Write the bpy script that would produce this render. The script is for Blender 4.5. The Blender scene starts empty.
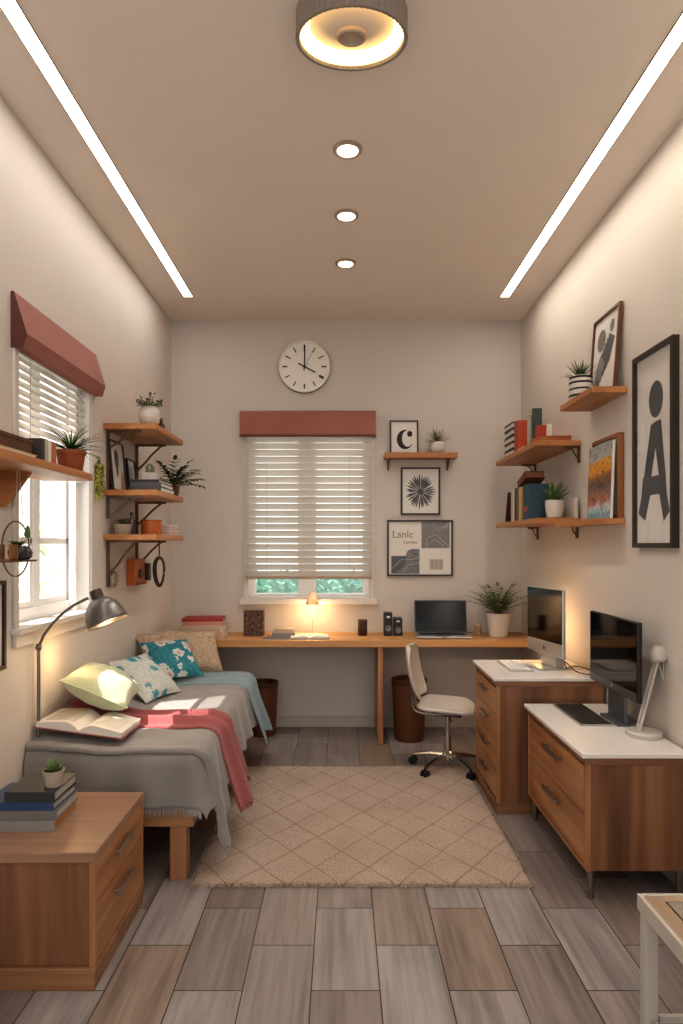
import bpy, bmesh, math, random
from mathutils import Vector, Matrix, noise, Euler

PI = math.pi
R = math.radians
scene = bpy.context.scene
COL = scene.collection

# ------------------------------------------------------------------ materials
def lin(h):
    h = h.lstrip('#')
    out = []
    for i in (0, 2, 4):
        c = int(h[i:i + 2], 16) / 255
        out.append(c / 12.92 if c <= .04045 else ((c + .055) / 1.055) ** 2.4)
    return (out[0], out[1], out[2], 1)

def newmat(name):
    m = bpy.data.materials.new(name)
    m.use_nodes = True
    nt = m.node_tree
    b = nt.nodes['Principled BSDF']
    return m, nt, b

def N(nt, t, **kw):
    n = nt.nodes.new(t)
    for k, v in kw.items():
        if k in n.inputs.keys():
            n.inputs[k].default_value = v
        else:
            setattr(n, k, v)
    return n

def ramp(nt, stops, fac):
    r = nt.nodes.new('ShaderNodeValToRGB')
    e = r.color_ramp.elements
    while len(e) < len(stops):
        e.new(.5)
    for i, (p, c) in enumerate(stops):
        e[i].position = p
        e[i].color = lin(c) if isinstance(c, str) else c
    nt.links.new(fac, r.inputs[0])
    return r.outputs[0]

def bump(nt, b, height, strength=.2, dist=.01):
    n = nt.nodes.new('ShaderNodeBump')
    n.inputs['Strength'].default_value = strength
    n.inputs['Distance'].default_value = dist
    nt.links.new(height, n.inputs['Height'])
    nt.links.new(n.outputs[0], b.inputs['Normal'])

def coords(nt, scale=(1, 1, 1), rot=(0, 0, 0), src='Object'):
    tc = nt.nodes.new('ShaderNodeTexCoord')
    mp = nt.nodes.new('ShaderNodeMapping')
    mp.inputs['Scale'].default_value = scale
    mp.inputs['Rotation'].default_value = rot
    nt.links.new(tc.outputs[src], mp.inputs[0])
    return mp.outputs[0]

def noise_tex(nt, vec, scale, detail=3, rough=.5):
    n = nt.nodes.new('ShaderNodeTexNoise')
    n.inputs['Scale'].default_value = scale
    n.inputs['Detail'].default_value = detail
    n.inputs['Roughness'].default_value = rough
    nt.links.new(vec, n.inputs['Vector'])
    return n.outputs[0]

def plain(name, c, rough=.5, metal=0, var=.0, nscale=20, bmp=0, spec=None, coat=0, emit=None, estr=0):
    m, nt, b = newmat(name)
    b.inputs['Roughness'].default_value = rough
    b.inputs['Metallic'].default_value = metal
    if spec is not None:
        b.inputs['Specular IOR Level'].default_value = spec
    if coat:
        b.inputs['Coat Weight'].default_value = coat
        b.inputs['Coat Roughness'].default_value = .1
    cl = lin(c)
    v = coords(nt)
    nz = noise_tex(nt, v, nscale)
    lo = tuple(max(0, x * (1 - var)) for x in cl[:3]) + (1,)
    hi = tuple(min(1, x * (1 + var)) for x in cl[:3]) + (1,)
    nt.links.new(ramp(nt, [(.3, lo), (.7, hi)], nz), b.inputs['Base Color'])
    if bmp:
        bump(nt, b, nz, bmp)
    if emit:
        b.inputs['Emission Color'].default_value = lin(emit)
        b.inputs['Emission Strength'].default_value = estr
    return m

def wood(name, c1, c2, axis='Y', rough=.42, s=1.0, c3=None):
    m, nt, b = newmat(name)
    b.inputs['Roughness'].default_value = rough
    sc = {'X': (1.2, 22, 22), 'Y': (22, 1.2, 22), 'Z': (22, 22, 1.2)}[axis]
    v = coords(nt, tuple(q * s for q in sc))
    n1 = noise_tex(nt, v, 1.0, 4, .6)
    sc2 = {'X': (.7, 7, 7), 'Y': (7, .7, 7), 'Z': (7, 7, .7)}[axis]
    v2 = coords(nt, tuple(q * s for q in sc2))
    n2 = noise_tex(nt, v2, 1.0, 2, .5)
    mx = N(nt, 'ShaderNodeMath', operation='ADD')
    nt.links.new(n1, mx.inputs[0]); nt.links.new(n2, mx.inputs[1])
    m2 = N(nt, 'ShaderNodeMath', operation='MULTIPLY'); m2.inputs[1].default_value = .5
    nt.links.new(mx.outputs[0], m2.inputs[0])
    stops = [(.36, c1), (.5, c3 or c2), (.64, c2)] if c3 else [(.38, c1), (.62, c2)]
    nt.links.new(ramp(nt, stops, m2.outputs[0]), b.inputs['Base Color'])
    bump(nt, b, n1, .08, .003)
    return m

def fabric(name, c, c2=None, scale=180, rough=.95, bmp=.35, sheen=.3):
    m, nt, b = newmat(name)
    b.inputs['Roughness'].default_value = rough
    b.inputs['Specular IOR Level'].default_value = .2
    b.inputs['Sheen Weight'].default_value = sheen
    v = coords(nt)
    nz = noise_tex(nt, v, scale, 2)
    nb = noise_tex(nt, v, 6, 2)
    a = N(nt, 'ShaderNodeMath', operation='MULTIPLY_ADD')
    a.inputs[1].default_value = .6
    nt.links.new(nz, a.inputs[0])
    q = N(nt, 'ShaderNodeMath', operation='MULTIPLY'); q.inputs[1].default_value = .4
    nt.links.new(nb, q.inputs[0]); nt.links.new(q.outputs[0], a.inputs[2])
    nt.links.new(ramp(nt, [(.35, c), (.65, c2 or c)], a.outputs[0]), b.inputs['Base Color'])
    bump(nt, b, nz, bmp, .003)
    return m

def knit(name, c1, c2, ang=0, scale=70):
    m, nt, b = newmat(name)
    b.inputs['Roughness'].default_value = .95
    b.inputs['Specular IOR Level'].default_value = .1
    b.inputs['Sheen Weight'].default_value = .3
    v = coords(nt, (1, 1, 1), (0, 0, ang))
    w = N(nt, 'ShaderNodeTexWave', wave_type='BANDS', bands_direction='DIAGONAL')
    w.inputs['Scale'].default_value = scale
    w.inputs['Distortion'].default_value = 3
    w.inputs['Detail'].default_value = 1
    nt.links.new(v, w.inputs[0])
    nt.links.new(ramp(nt, [(.25, c1), (.75, c2)], w.outputs[1]), b.inputs['Base Color'])
    bump(nt, b, w.outputs[1], .5, .006)
    return m

def emis(name, c, s):
    m, nt, b = newmat(name)
    b.inputs['Base Color'].default_value = lin(c)
    b.inputs['Emission Color'].default_value = lin(c)
    b.inputs['Emission Strength'].default_value = s
    return m

def leafmat(name, c1, c2, rough=.5):
    m, nt, b = newmat(name)
    b.inputs['Roughness'].default_value = rough
    v = coords(nt)
    nt.links.new(ramp(nt, [(.3, c1), (.7, c2)], noise_tex(nt, v, 25, 2)), b.inputs['Base Color'])
    return m

def glassmat(name, tint='#ffffff', gl=.08):
    m = bpy.data.materials.new(name); m.use_nodes = True
    nt = m.node_tree
    for n in list(nt.nodes):
        nt.nodes.remove(n)
    o = nt.nodes.new('ShaderNodeOutputMaterial')
    t = nt.nodes.new('ShaderNodeBsdfTransparent'); t.inputs[0].default_value = lin(tint)
    g = nt.nodes.new('ShaderNodeBsdfGlossy'); g.inputs['Roughness'].default_value = .02
    x = nt.nodes.new('ShaderNodeMixShader'); x.inputs[0].default_value = gl
    nt.links.new(t.outputs[0], x.inputs[1]); nt.links.new(g.outputs[0], x.inputs[2])
    nt.links.new(x.outputs[0], o.inputs[0])
    return m

def blindmat():
    m = bpy.data.materials.new('blind_slat'); m.use_nodes = True
    nt = m.node_tree
    b = nt.nodes['Principled BSDF']
    b.inputs['Base Color'].default_value = lin('#e2ddd6')
    b.inputs['Roughness'].default_value = .5
    t = nt.nodes.new('ShaderNodeBsdfTranslucent'); t.inputs[0].default_value = lin('#efebe5')
    x = nt.nodes.new('ShaderNodeMixShader'); x.inputs[0].default_value = .52
    o = nt.nodes['Material Output']
    nt.links.new(b.outputs[0], x.inputs[1]); nt.links.new(t.outputs[0], x.inputs[2])
    nt.links.new(x.outputs[0], o.inputs[0])
    return m

def floormat():
    m, nt, b = newmat('plank_floor')
    tc = nt.nodes.new('ShaderNodeTexCoord')
    sp = nt.nodes.new('ShaderNodeSeparateXYZ'); nt.links.new(tc.outputs['Object'], sp.inputs[0])
    ax = N(nt, 'ShaderNodeMath', operation='ADD'); ax.inputs[1].default_value = .097 + .224 * 40
    nt.links.new(sp.outputs[0], ax.inputs[0])
    ay = N(nt, 'ShaderNodeMath', operation='ADD'); ay.inputs[1].default_value = .525 + 4.8
    nt.links.new(sp.outputs[1], ay.inputs[0])
    cb = nt.nodes.new('ShaderNodeCombineXYZ')
    nt.links.new(ay.outputs[0], cb.inputs[0]); nt.links.new(ax.outputs[0], cb.inputs[1])
    br = nt.nodes.new('ShaderNodeTexBrick')
    br.offset = .5; br.offset_frequency = 2
    br.inputs['Color1'].default_value = (0, 0, 0, 1)
    br.inputs['Color2'].default_value = (1, 1, 1, 1)
    br.inputs['Mortar'].default_value = (.5, .5, .5, 1)
    br.inputs['Scale'].default_value = 1
    br.inputs['Mortar Size'].default_value = .0022
    br.inputs['Mortar Smooth'].default_value = .2
    br.inputs['Brick Width'].default_value = .48
    br.inputs['Row Height'].default_value = .224
    nt.links.new(cb.outputs[0], br.inputs[0])
    # per-plank shift of the grain
    ad = N(nt, 'ShaderNodeVectorMath', operation='MULTIPLY_ADD')
    ad.inputs[1].default_value = (3, 7, 5)
    nt.links.new(br.outputs[0], ad.inputs[0]); nt.links.new(tc.outputs['Object'], ad.inputs[2])
    mp = nt.nodes.new('ShaderNodeMapping'); mp.inputs['Scale'].default_value = (42, 2.2, 42)
    nt.links.new(ad.outputs[0], mp.inputs[0])
    n1 = noise_tex(nt, mp.outputs[0], 1, 5, .6)
    mp2 = nt.nodes.new('ShaderNodeMapping'); mp2.inputs['Scale'].default_value = (5, 1.0, 5)
    nt.links.new(ad.outputs[0], mp2.inputs[0])
    wv = N(nt, 'ShaderNodeTexNoise'); wv.inputs['Scale'].default_value = 1.2; wv.inputs['Detail'].default_value = 1
    nt.links.new(mp2.outputs[0], wv.inputs['Vector'])
    fr = N(nt, 'ShaderNodeMath', operation='MULTIPLY'); fr.inputs[1].default_value = 14
    nt.links.new(wv.outputs[0], fr.inputs[0])
    fs = N(nt, 'ShaderNodeMath', operation='SINE'); nt.links.new(fr.outputs[0], fs.inputs[0])
    base = ramp(nt, [(0, '#776b65'), (.35, '#8c837f'), (.7, '#96908d'), (1, '#877467')], br.outputs[0])
    gr = N(nt, 'ShaderNodeMath', operation='MULTIPLY_ADD'); gr.inputs[1].default_value = .09
    nt.links.new(fs.outputs[0], gr.inputs[0]); nt.links.new(n1, gr.inputs[2])
    g = ramp(nt, [(.3, (.66, .66, .66, 1)), (.7, (1.15, 1.15, 1.15, 1))], gr.outputs[0])
    mx = N(nt, 'ShaderNodeMixRGB', blend_type='MULTIPLY'); mx.inputs[0].default_value = 1
    nt.links.new(base, mx.inputs[1]); nt.links.new(g, mx.inputs[2])
    mo = N(nt, 'ShaderNodeMixRGB'); mo.inputs[2].default_value = lin('#221a16')
    nt.links.new(br.outputs[1], mo.inputs[0]); nt.links.new(mx.outputs[0], mo.inputs[1])
    nt.links.new(mo.outputs[0], b.inputs['Base Color'])
    rr = ramp(nt, [(.3, (.34, .34, .34, 1)), (.7, (.5, .5, .5, 1))], n1)
    nt.links.new(rr, b.inputs['Roughness'])
    iv = N(nt, 'ShaderNodeMath', operation='MULTIPLY_ADD'); iv.inputs[1].default_value = -4
    nt.links.new(br.outputs[1], iv.inputs[0]); nt.links.new(n1, iv.inputs[2])
    bump(nt, b, iv.outputs[0], .18, .004)
    return m

def rugmat():
    m, nt, b = newmat('diamond_rug')
    b.inputs['Roughness'].default_value = 1
    b.inputs['Specular IOR Level'].default_value = .05
    b.inputs['Sheen Weight'].default_value = .2
    tc = nt.nodes.new('ShaderNodeTexCoord')
    nz0 = noise_tex(nt, tc.outputs['Object'], 9, 2)
    sp = nt.nodes.new('ShaderNodeSeparateXYZ'); nt.links.new(tc.outputs['Object'], sp.inputs[0])
    def mth(op, a, bb, c=None):
        n = N(nt, 'ShaderNodeMath', operation=op)
        for i, q in enumerate((a, bb, c)):
            if q is None: continue
            if isinstance(q, (int, float)): n.inputs[i].default_value = q
            else: nt.links.new(q, n.inputs[i])
        return n.outputs[0]
    wob = mth('MULTIPLY', mth('SUBTRACT', nz0, .5), .14)
    xs = mth('DIVIDE', sp.outputs[0], .235)
    ys = mth('DIVIDE', sp.outputs[1], .30)
    def line(t, per, w):
        f = mth('FRACT', mth('ADD', mth('DIVIDE', mth('ADD', t, wob), per), 50.37), 0)
        d = mth('ABSOLUTE', mth('SUBTRACT', f, .5), 0)
        return mth('LESS_THAN', d, w)
    u = mth('ADD', xs, ys); v = mth('SUBTRACT', xs, ys)
    l = mth('MAXIMUM', line(u, 1, .018), line(v, 1, .018))
    l2 = mth('MAXIMUM', line(mth('ADD', u, .13), 2, .012), line(mth('ADD', v, .13), 2, .012))
    l = mth('MAXIMUM', l, l2)
    nz = noise_tex(nt, tc.outputs['Object'], 110, 3, .7)
    nb = noise_tex(nt, tc.outputs['Object'], 3, 2)
    base = ramp(nt, [(.25, '#9a8878'), (.5, '#bcac9e'), (.75, '#d3c6ba')], nz)
    tint = ramp(nt, [(.3, '#d8c6b8'), (.7, '#fff6ee')], nb)
    mx = N(nt, 'ShaderNodeMixRGB', blend_type='MULTIPLY'); mx.inputs[0].default_value = .5
    nt.links.new(base, mx.inputs[1]); nt.links.new(tint, mx.inputs[2])
    mo = N(nt, 'ShaderNodeMixRGB'); mo.inputs[2].default_value = lin('#8a6b53')
    nt.links.new(mth('MULTIPLY', l, .62), mo.inputs[0]); nt.links.new(mx.outputs[0], mo.inputs[1])
    nt.links.new(mo.outputs[0], b.inputs['Base Color'])
    h = mth('MULTIPLY_ADD', l, -1.2, nz)
    bump(nt, b, h, .9, .012)
    return m

def flowermat(name, bg, fl, dot, scale, thr=.3, bg2=None):
    m, nt, b = newmat(name)
    b.inputs['Roughness'].default_value = .95
    b.inputs['Specular IOR Level'].default_value = .1
    v = coords(nt)
    vo = N(nt, 'ShaderNodeTexVoronoi'); vo.inputs['Scale'].default_value = scale
    vo.inputs['Randomness'].default_value = .7
    nz = noise_tex(nt, v, 45, 2)
    dv = N(nt, 'ShaderNodeVectorMath', operation='MULTIPLY_ADD')
    dv.inputs[1].default_value = (.02, .02, .02)
    nt.links.new(nz, dv.inputs[0]); nt.links.new(v, dv.inputs[2])
    nt.links.new(dv.outputs[0], vo.inputs['Vector'])
    n2 = noise_tex(nt, v, 60, 2)
    bgc = ramp(nt, [(.45, bg), (.62, bg2 or bg)], n2)
    # petals: angular modulation through a fine voronoi
    vf = N(nt, 'ShaderNodeTexVoronoi'); vf.inputs['Scale'].default_value = scale * 4.5
    nt.links.new(v, vf.inputs['Vector'])
    ad = N(nt, 'ShaderNodeMath', operation='MULTIPLY_ADD'); ad.inputs[1].default_value = .22
    nt.links.new(vf.outputs[0], ad.inputs[0]); nt.links.new(vo.outputs[0], ad.inputs[2])
    f = ramp(nt, [(thr, (1, 1, 1, 1)), (thr + .02, (0, 0, 0, 1))], ad.outputs[0])
    g = ramp(nt, [(thr * .42, (1, 1, 1, 1)), (thr * .42 + .02, (0, 0, 0, 1))], vo.outputs[0])
    a = N(nt, 'ShaderNodeMixRGB'); a.inputs[2].default_value = lin(fl)
    nt.links.new(f, a.inputs[0]); nt.links.new(bgc, a.inputs[1])
    c = N(nt, 'ShaderNodeMixRGB'); c.inputs[2].default_value = lin(dot)
    nt.links.new(g, c.inputs[0]); nt.links.new(a.outputs[0], c.inputs[1])
    nt.links.new(c.outputs[0], b.inputs['Base Color'])
    bump(nt, b, noise_tex(nt, v, 250, 2), .2, .002)
    return m

def landscapemat():
    m, nt, b = newmat('landscape_print')
    b.inputs['Roughness'].default_value = .6
    tc = nt.nodes.new('ShaderNodeTexCoord')
    sp = nt.nodes.new('ShaderNodeSeparateXYZ'); nt.links.new(tc.outputs['Object'], sp.inputs[0])
    nz = noise_tex(nt, tc.outputs['Object'], 14, 3)
    a = N(nt, 'ShaderNodeMath', operation='MULTIPLY_ADD'); a.inputs[1].default_value = .10
    nt.links.new(nz, a.inputs[0]); nt.links.new(sp.outputs[2], a.inputs[2])
    s = N(nt, 'ShaderNodeMath', operation='DIVIDE'); s.inputs[1].default_value = .45
    nt.links.new(a.outputs[0], s.inputs[0])
    c = ramp(nt, [(.0, '#cfd8dd'), (.12, '#6d9fbb'), (.24, '#b5cbd6'), (.32, '#b0705a'), (.42, '#8c7565'), (.55, '#6e5a4f'),
                  (.64, '#a8764a'), (.68, '#d99a38'), (.80, '#dba545'), (.83, '#aeb4b4'), (1, '#a3abad')], s.outputs[0])
    n2 = noise_tex(nt, tc.outputs['Object'], 48, 3, .7)
    sp2 = ramp(nt, [(.4, '#7c5f50'), (.5, '#ffffff'), (.6, '#ffdfc0')], n2)
    mx = N(nt, 'ShaderNodeMixRGB', blend_type='MULTIPLY'); mx.inputs[0].default_value = .65
    nt.links.new(c, mx.inputs[1]); nt.links.new(sp2, mx.inputs[2])
    nt.links.new(mx.outputs[0], b.inputs['Base Color'])
    return m

M = {}
M['wall'] = plain('wall_paint', '#cfc7bf', .85, var=.015, nscale=3)
M['wall_back'] = plain('back_wall_paint', '#c5beb7', .85, var=.015, nscale=3)
M['ceil'] = plain('ceiling_paint', '#e3d9cf', .9, var=.01, nscale=3)
M['floor'] = floormat()
M['rug'] = rugmat()
M['white_trim'] = plain('white_trim', '#cbc5bd', .5, var=.01)
M['base_trim'] = plain('base_trim', '#b3aaa1', .6, var=.01)
M['pvc'] = plain('window_white', '#eeeeec', .35, var=.01)
M['shelf'] = wood('honey_wood', '#996239', '#bd8653', 'Y')
M['shelfx'] = wood('honey_wood_x', '#925a31', '#b27a49', 'X')
M['desk'] = wood('desk_wood', '#ab7a49', '#cc9c68', 'X')
M['oak'] = wood('oak_front', '#86583a', '#b1845c', 'Z', s=.9)
M['oaky'] = wood('oak_front_y', '#8a5b3b', '#b5865c', 'Y', s=.9)
M['walnut'] = wood('walnut_side', '#5d3d2a', '#966e4f', 'Z', s=.8, c3='#7d563c')
M['walnutx'] = wood('walnut_top', '#6f4b34', '#99704f', 'X')
M['nt_top'] = wood('nightstand_top', '#836350', '#9e7d68', 'X', rough=.3)
M['bedwood'] = wood('bed_wood', '#8c6041', '#b1835b', 'X')
M['bedwoodz'] = wood('bed_wood_z', '#8c6041', '#b1835b', 'Z')
M['white_top'] = plain('white_laminate', '#dcd7d1', .22, var=.01)
M['black'] = plain('black_plastic', '#191818', .4)
M['dkmetal'] = plain('dark_metal', '#4a4039', .4, .6)
M['brown_metal'] = plain('brown_metal', '#6a5240', .45, .5)
M['chrome'] = plain('chrome', '#c9c6c2', .18, 1)
M['handle'] = plain('handle_metal', '#b9afa5', .28, 1)
M['handle_dk'] = plain('dark_handle_metal', '#97908a', .28, 1)
M['steel'] = plain('steel_leg', '#8f8a86', .3, .9)
M['lampgrey'] = plain('lamp_grey', '#75706c', .35, .65)
M['offwhite'] = plain('offwhite_enamel', '#bdb7ae', .4, var=.01)
M['frame_black'] = plain('black_frame', '#2a211d', .4)
M['frame_brown'] = wood('brown_frame', '#4a2c1c', '#6a4029', 'Z')
M['frame_tan'] = wood('tan_frame', '#7d5230', '#966339', 'Z')
M['paper'] = plain('paper', '#d8d2c9', .8, var=.02)
M['paperw'] = plain('print_paper', '#d6d2cc', .7, var=.02)
M['ink'] = plain('ink', '#26231f', .7)
M['slate'] = plain('slate_ink', '#42444a', .7, var=.05)
M['greyp'] = plain('grey_print', '#7f7d80', .7, var=.1, nscale=40)
M['dgreyp'] = plain('dark_grey_print', '#55565b', .7, var=.25, nscale=60)
M['ltgreyp'] = plain('light_grey_print', '#b5aea6', .7, var=.05)
M['tanink'] = plain('tan_ink', '#8b6a52', .7)
M['valance'] = fabric('terracotta_fabric', '#96645a', '#a36f64', 120, bmp=.1, sheen=.1)
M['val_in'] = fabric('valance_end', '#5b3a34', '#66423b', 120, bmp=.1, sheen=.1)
M['slat'] = blindmat()
M['blindrail'] = plain('blind_rail', '#a08b78', .5)
M['cord'] = plain('cord', '#b9ad9e', .7)
M['glass'] = glassmat('window_glass')
M['jarglass'] = glassmat('jar_glass', '#cfd9cf', .15)
M['terracotta'] = plain('terracotta', '#93502f', .7, var=.08, nscale=14)
M['orange'] = plain('orange_glaze', '#a85a22', .4, var=.05)
M['whitepot'] = plain('white_ceramic', '#c8c2ba', .35, var=.02)
M['concrete'] = plain('concrete_pot', '#a89a8c', .85, var=.06, nscale=50, bmp=.1)
M['brownpot'] = plain('brown_pot', '#6b4632', .6, var=.08)
M['basket'] = knit('basket_weave', '#8d7f70', '#cabfae', 0, 60)
M['soil'] = plain('soil', '#33271e', .95, var=.3, nscale=90, bmp=.5)
M['leaf'] = leafmat('leaf_green', '#3d5a2b', '#5f7e40')
M['leafdk'] = leafmat('leaf_dark', '#27421f', '#42602f')
M['leafgrey'] = leafmat('leaf_greygreen', '#4a5a38', '#74805a')
M['leafol'] = leafmat('leaf_olive', '#565a35', '#83825a')
M['leafyl'] = leafmat('leaf_yellow', '#8f9440', '#c2bd6a')
M['stem'] = plain('plant_stem', '#5a5a34', .7)
M['mattress'] = fabric('mattress_beige', '#a09484', '#aca092', 150)
M['greyblanket'] = fabric('grey_blanket', '#817d79', '#918d89', 260, bmp=.25)
M['red'] = knit('red_knit', '#80343a', '#ac6664', .3, 55)
M['teal'] = knit('blue_knit', '#637c86', '#a0b0b4', -.4, 55)
M['green_c'] = fabric('green_cushion', '#aab08f', '#b8bc9f', 150)
M['beige_c'] = flowermat('beige_cushion', '#a18b75', '#b8a691', '#a9967f', 55, .62)
M['teal_c'] = flowermat('teal_cushion', '#357783', '#c6c8c2', '#b99c96', 10.5, .50, '#4b8a94')
M['white_c'] = flowermat('leafy_cushion', '#c6c5be', '#5b97a0', '#3f7f8c', 11, .44, '#b3bab6')
M['screen'] = plain('black_screen', '#050506', .07, spec=.5)
M['screen2'] = plain('laptop_screen', '#0a0d10', .15, spec=.25)
M['alu'] = plain('aluminium', '#c5c3c0', .3, .75)
M['aludk'] = plain('dark_aluminium', '#6d7076', .35, .7)
M['keyw'] = plain('white_keys', '#e6e2dd', .5)
M['keyb'] = plain('black_keys', '#2b2827', .5)
M['chairshell'] = plain('chair_shell', '#bdb7af', .45, var=.01)
M['binbrown'] = plain('bin_leather', '#633a22', .5, var=.08, nscale=8)
M['bindk'] = plain('bin_rim', '#522c17', .5)
M['led'] = emis('led_strip', '#fff8f1', 11)
M['led_r'] = emis('led_strip_bright', '#fff3e4', 15)
M['warm'] = emis('warm_ring', '#ffdf9c', 1.5)
M['spot'] = emis('spot_lens', '#fff0d8', 9)
M['fixture'] = plain('fixture_grey', '#d2c6bb', .4, 0)
M['drum'] = plain('drum_grey', '#938a82', .4, .2)
M['trimring'] = plain('downlight_ring', '#b5a698', .35, .5)
M['cane'] = knit('woven_cane', '#7d7468', '#b1a698', .78, 70)
M['stooltop'] = wood('stool_top', '#a38a72', '#b8a089', 'Y')
M['hedge'] = leafmat('hedge_leaf', '#42806c', '#6ca791')
M['landscape'] = landscapemat()
M['greypages'] = plain('grey_pages', '#a8a29a', .8, var=.05, nscale=120)
M['white_pages'] = plain('white_pages', '#dcd6cc', .8, var=.03)
M['greyfringe'] = fabric('grey_fringe', '#8d8884', '#a39d98', 200)
M['cable'] = plain('brown_cable', '#5c4a2c', .6)
BOOKC = {}
def bc(h, rough=.55):
    if h not in BOOKC:
        BOOKC[h] = plain('book_cover_' + h[1:], h, rough, var=.05, nscale=30)
    return BOOKC[h]

# ------------------------------------------------------------------ geometry
def nb():
    return bmesh.new()

def box(bm, x0, x1, y0, y1, z0, z1, mtx=None):
    vs = [bm.verts.new((x, y, z)) for z in (z0, z1) for y in (y0, y1) for x in (x0, x1)]
    for f in ((0, 2, 3, 1), (4, 5, 7, 6), (0, 1, 5, 4), (2, 6, 7, 3), (0, 4, 6, 2), (1, 3, 7, 5)):
        bm.faces.new([vs[i] for i in f])
    if mtx:
        for v in vs: v.co = mtx @ v.co
    return vs

def prism(bm, pts, axis, a, b):
    """extrude a polygon given in the two other axes along axis from a to b"""
    def mk(p, t):
        if axis == 'X': return (t, p[0], p[1])
        if axis == 'Y': return (p[0], t, p[1])
        return (p[0], p[1], t)
    A = [bm.verts.new(mk(p, a)) for p in pts]
    B = [bm.verts.new(mk(p, b)) for p in pts]
    n = len(pts)
    bm.faces.new(A); bm.faces.new(B[::-1])
    for i in range(n):
        bm.faces.new((A[i], B[i], B[(i + 1) % n], A[(i + 1) % n]))

def lathe(bm, prof, c=(0, 0, 0), n=28, sx=1, sy=1, mtx=None, cap=True, rib=0, ribn=0):
    rings = []
    for r, z in prof:
        ring = []
        for i in range(n):
            a = 2 * PI * i / n
            rr = r * (1 + (rib if ribn and i % 2 else 0))
            p = Vector((rr * math.cos(a) * sx, rr * math.sin(a) * sy, z))
            if mtx: p = mtx @ p
            ring.append(bm.verts.new(p + Vector(c)))
        rings.append(ring)
    for k in range(len(rings) - 1):
        A, B = rings[k], rings[k + 1]
        for i in range(n):
            bm.faces.new((A[i], A[(i + 1) % n], B[(i + 1) % n], B[i]))
    if cap:
        bm.faces.new(rings[0][::-1]); bm.faces.new(rings[-1])

def tube(bm, pts, r, seg=8, closed=False):
    pts = [Vector(p) for p in pts]
    n = len(pts)
    rad = r if isinstance(r, (list, tuple)) else [r] * n
    up = None
    rings = []
    for i in range(n):
        if closed: t = (pts[(i + 1) % n] - pts[i - 1]).normalized()
        elif i == 0: t = (pts[1] - pts[0]).normalized()
        elif i == n - 1: t = (pts[-1] - pts[-2]).normalized()
        else: t = (pts[i + 1] - pts[i - 1]).normalized()
        if up is None:
            up = Vector((0, 0, 1)) if abs(t.z) < .9 else Vector((1, 0, 0))
        s = t.cross(up).normalized(); up = s.cross(t).normalized()
        rings.append([bm.verts.new(pts[i] + (s * math.cos(2 * PI * k / seg) + up * math.sin(2 * PI * k / seg)) * rad[i]) for k in range(seg)])
    for i in range(n if closed else n - 1):
        A, B = rings[i], rings[(i + 1) % n]
        for k in range(seg):
            bm.faces.new((A[k], A[(k + 1) % seg], B[(k + 1) % seg], B[k]))
    if not closed:
        bm.faces.new(rings[0][::-1]); bm.faces.new(rings[-1])

def sphere(bm, c, r, sx=1, sy=1, sz=1, u=20, v=12):
    mt = Matrix.Translation(c) @ Matrix.Diagonal((sx * r, sy * r, sz * r, 1))
    bmesh.ops.create_uvsphere(bm, u_segments=u, v_segments=v, radius=1, matrix=mt)

def poly(bm, pts):
    bm.faces.new([bm.verts.new(p) for p in pts])

def wloc(o):
    v = Vector((0, 0, 0))
    while o is not None:
        v = v + o.location
        o = o.parent
    return v

def obj(name, bm, mat, parent=None, smooth=False, bevel=0, local=False, seg=2, kind=None, normals=True):
    if normals:
        bmesh.ops.recalc_face_normals(bm, faces=bm.faces)
    if bevel:
        es = [e for e in bm.edges if len(e.link_faces) == 2 and e.calc_face_angle(0) > .5]
        bmesh.ops.bevel(bm, geom=es, offset=bevel, segments=seg, affect='EDGES', clamp_overlap=True, profile=.5)
    me = bpy.data.meshes.new(name)
    bm.to_mesh(me); bm.free()
    if smooth:
        me.shade_smooth()
        me.set_sharp_from_angle(angle=R(40))
    o = bpy.data.objects.new(name, me)
    if mat: me.materials.append(mat)
    COL.objects.link(o)
    if parent:
        o.parent = parent
        if not local:
            me.transform(Matrix.Translation(-wloc(parent)))
    elif not local:
        xs = [v.co for v in me.vertices]
        lo = Vector([min(c[i] for c in xs) for i in range(3)]); hi = Vector([max(c[i] for c in xs) for i in range(3)])
        b = Vector(((lo.x + hi.x) / 2, (lo.y + hi.y) / 2, lo.z))
        if kind != 'structure':
            me.transform(Matrix.Translation(-b)); o.location = b
    if kind: o['kind'] = kind
    return o

def tag(o, label, cat, group=None):
    o['label'] = label; o['category'] = cat
    if group: o['group'] = group
    return o

def thing(name, label, cat, loc=(0, 0, 0), group=None, rot=None):
    o = bpy.data.objects.new(name, None)
    COL.objects.link(o)
    o.location = loc
    o.empty_display_size = .05
    if rot: o.rotation_euler = rot
    return tag(o, label, cat, group)

def solid(o, t, off=-1):
    md = o.modifiers.new('Solidify', 'SOLIDIFY'); md.thickness = t; md.offset = off

def struct(name, bm, mat, **k):
    return obj(name, bm, mat, kind='structure', **k)

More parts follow.
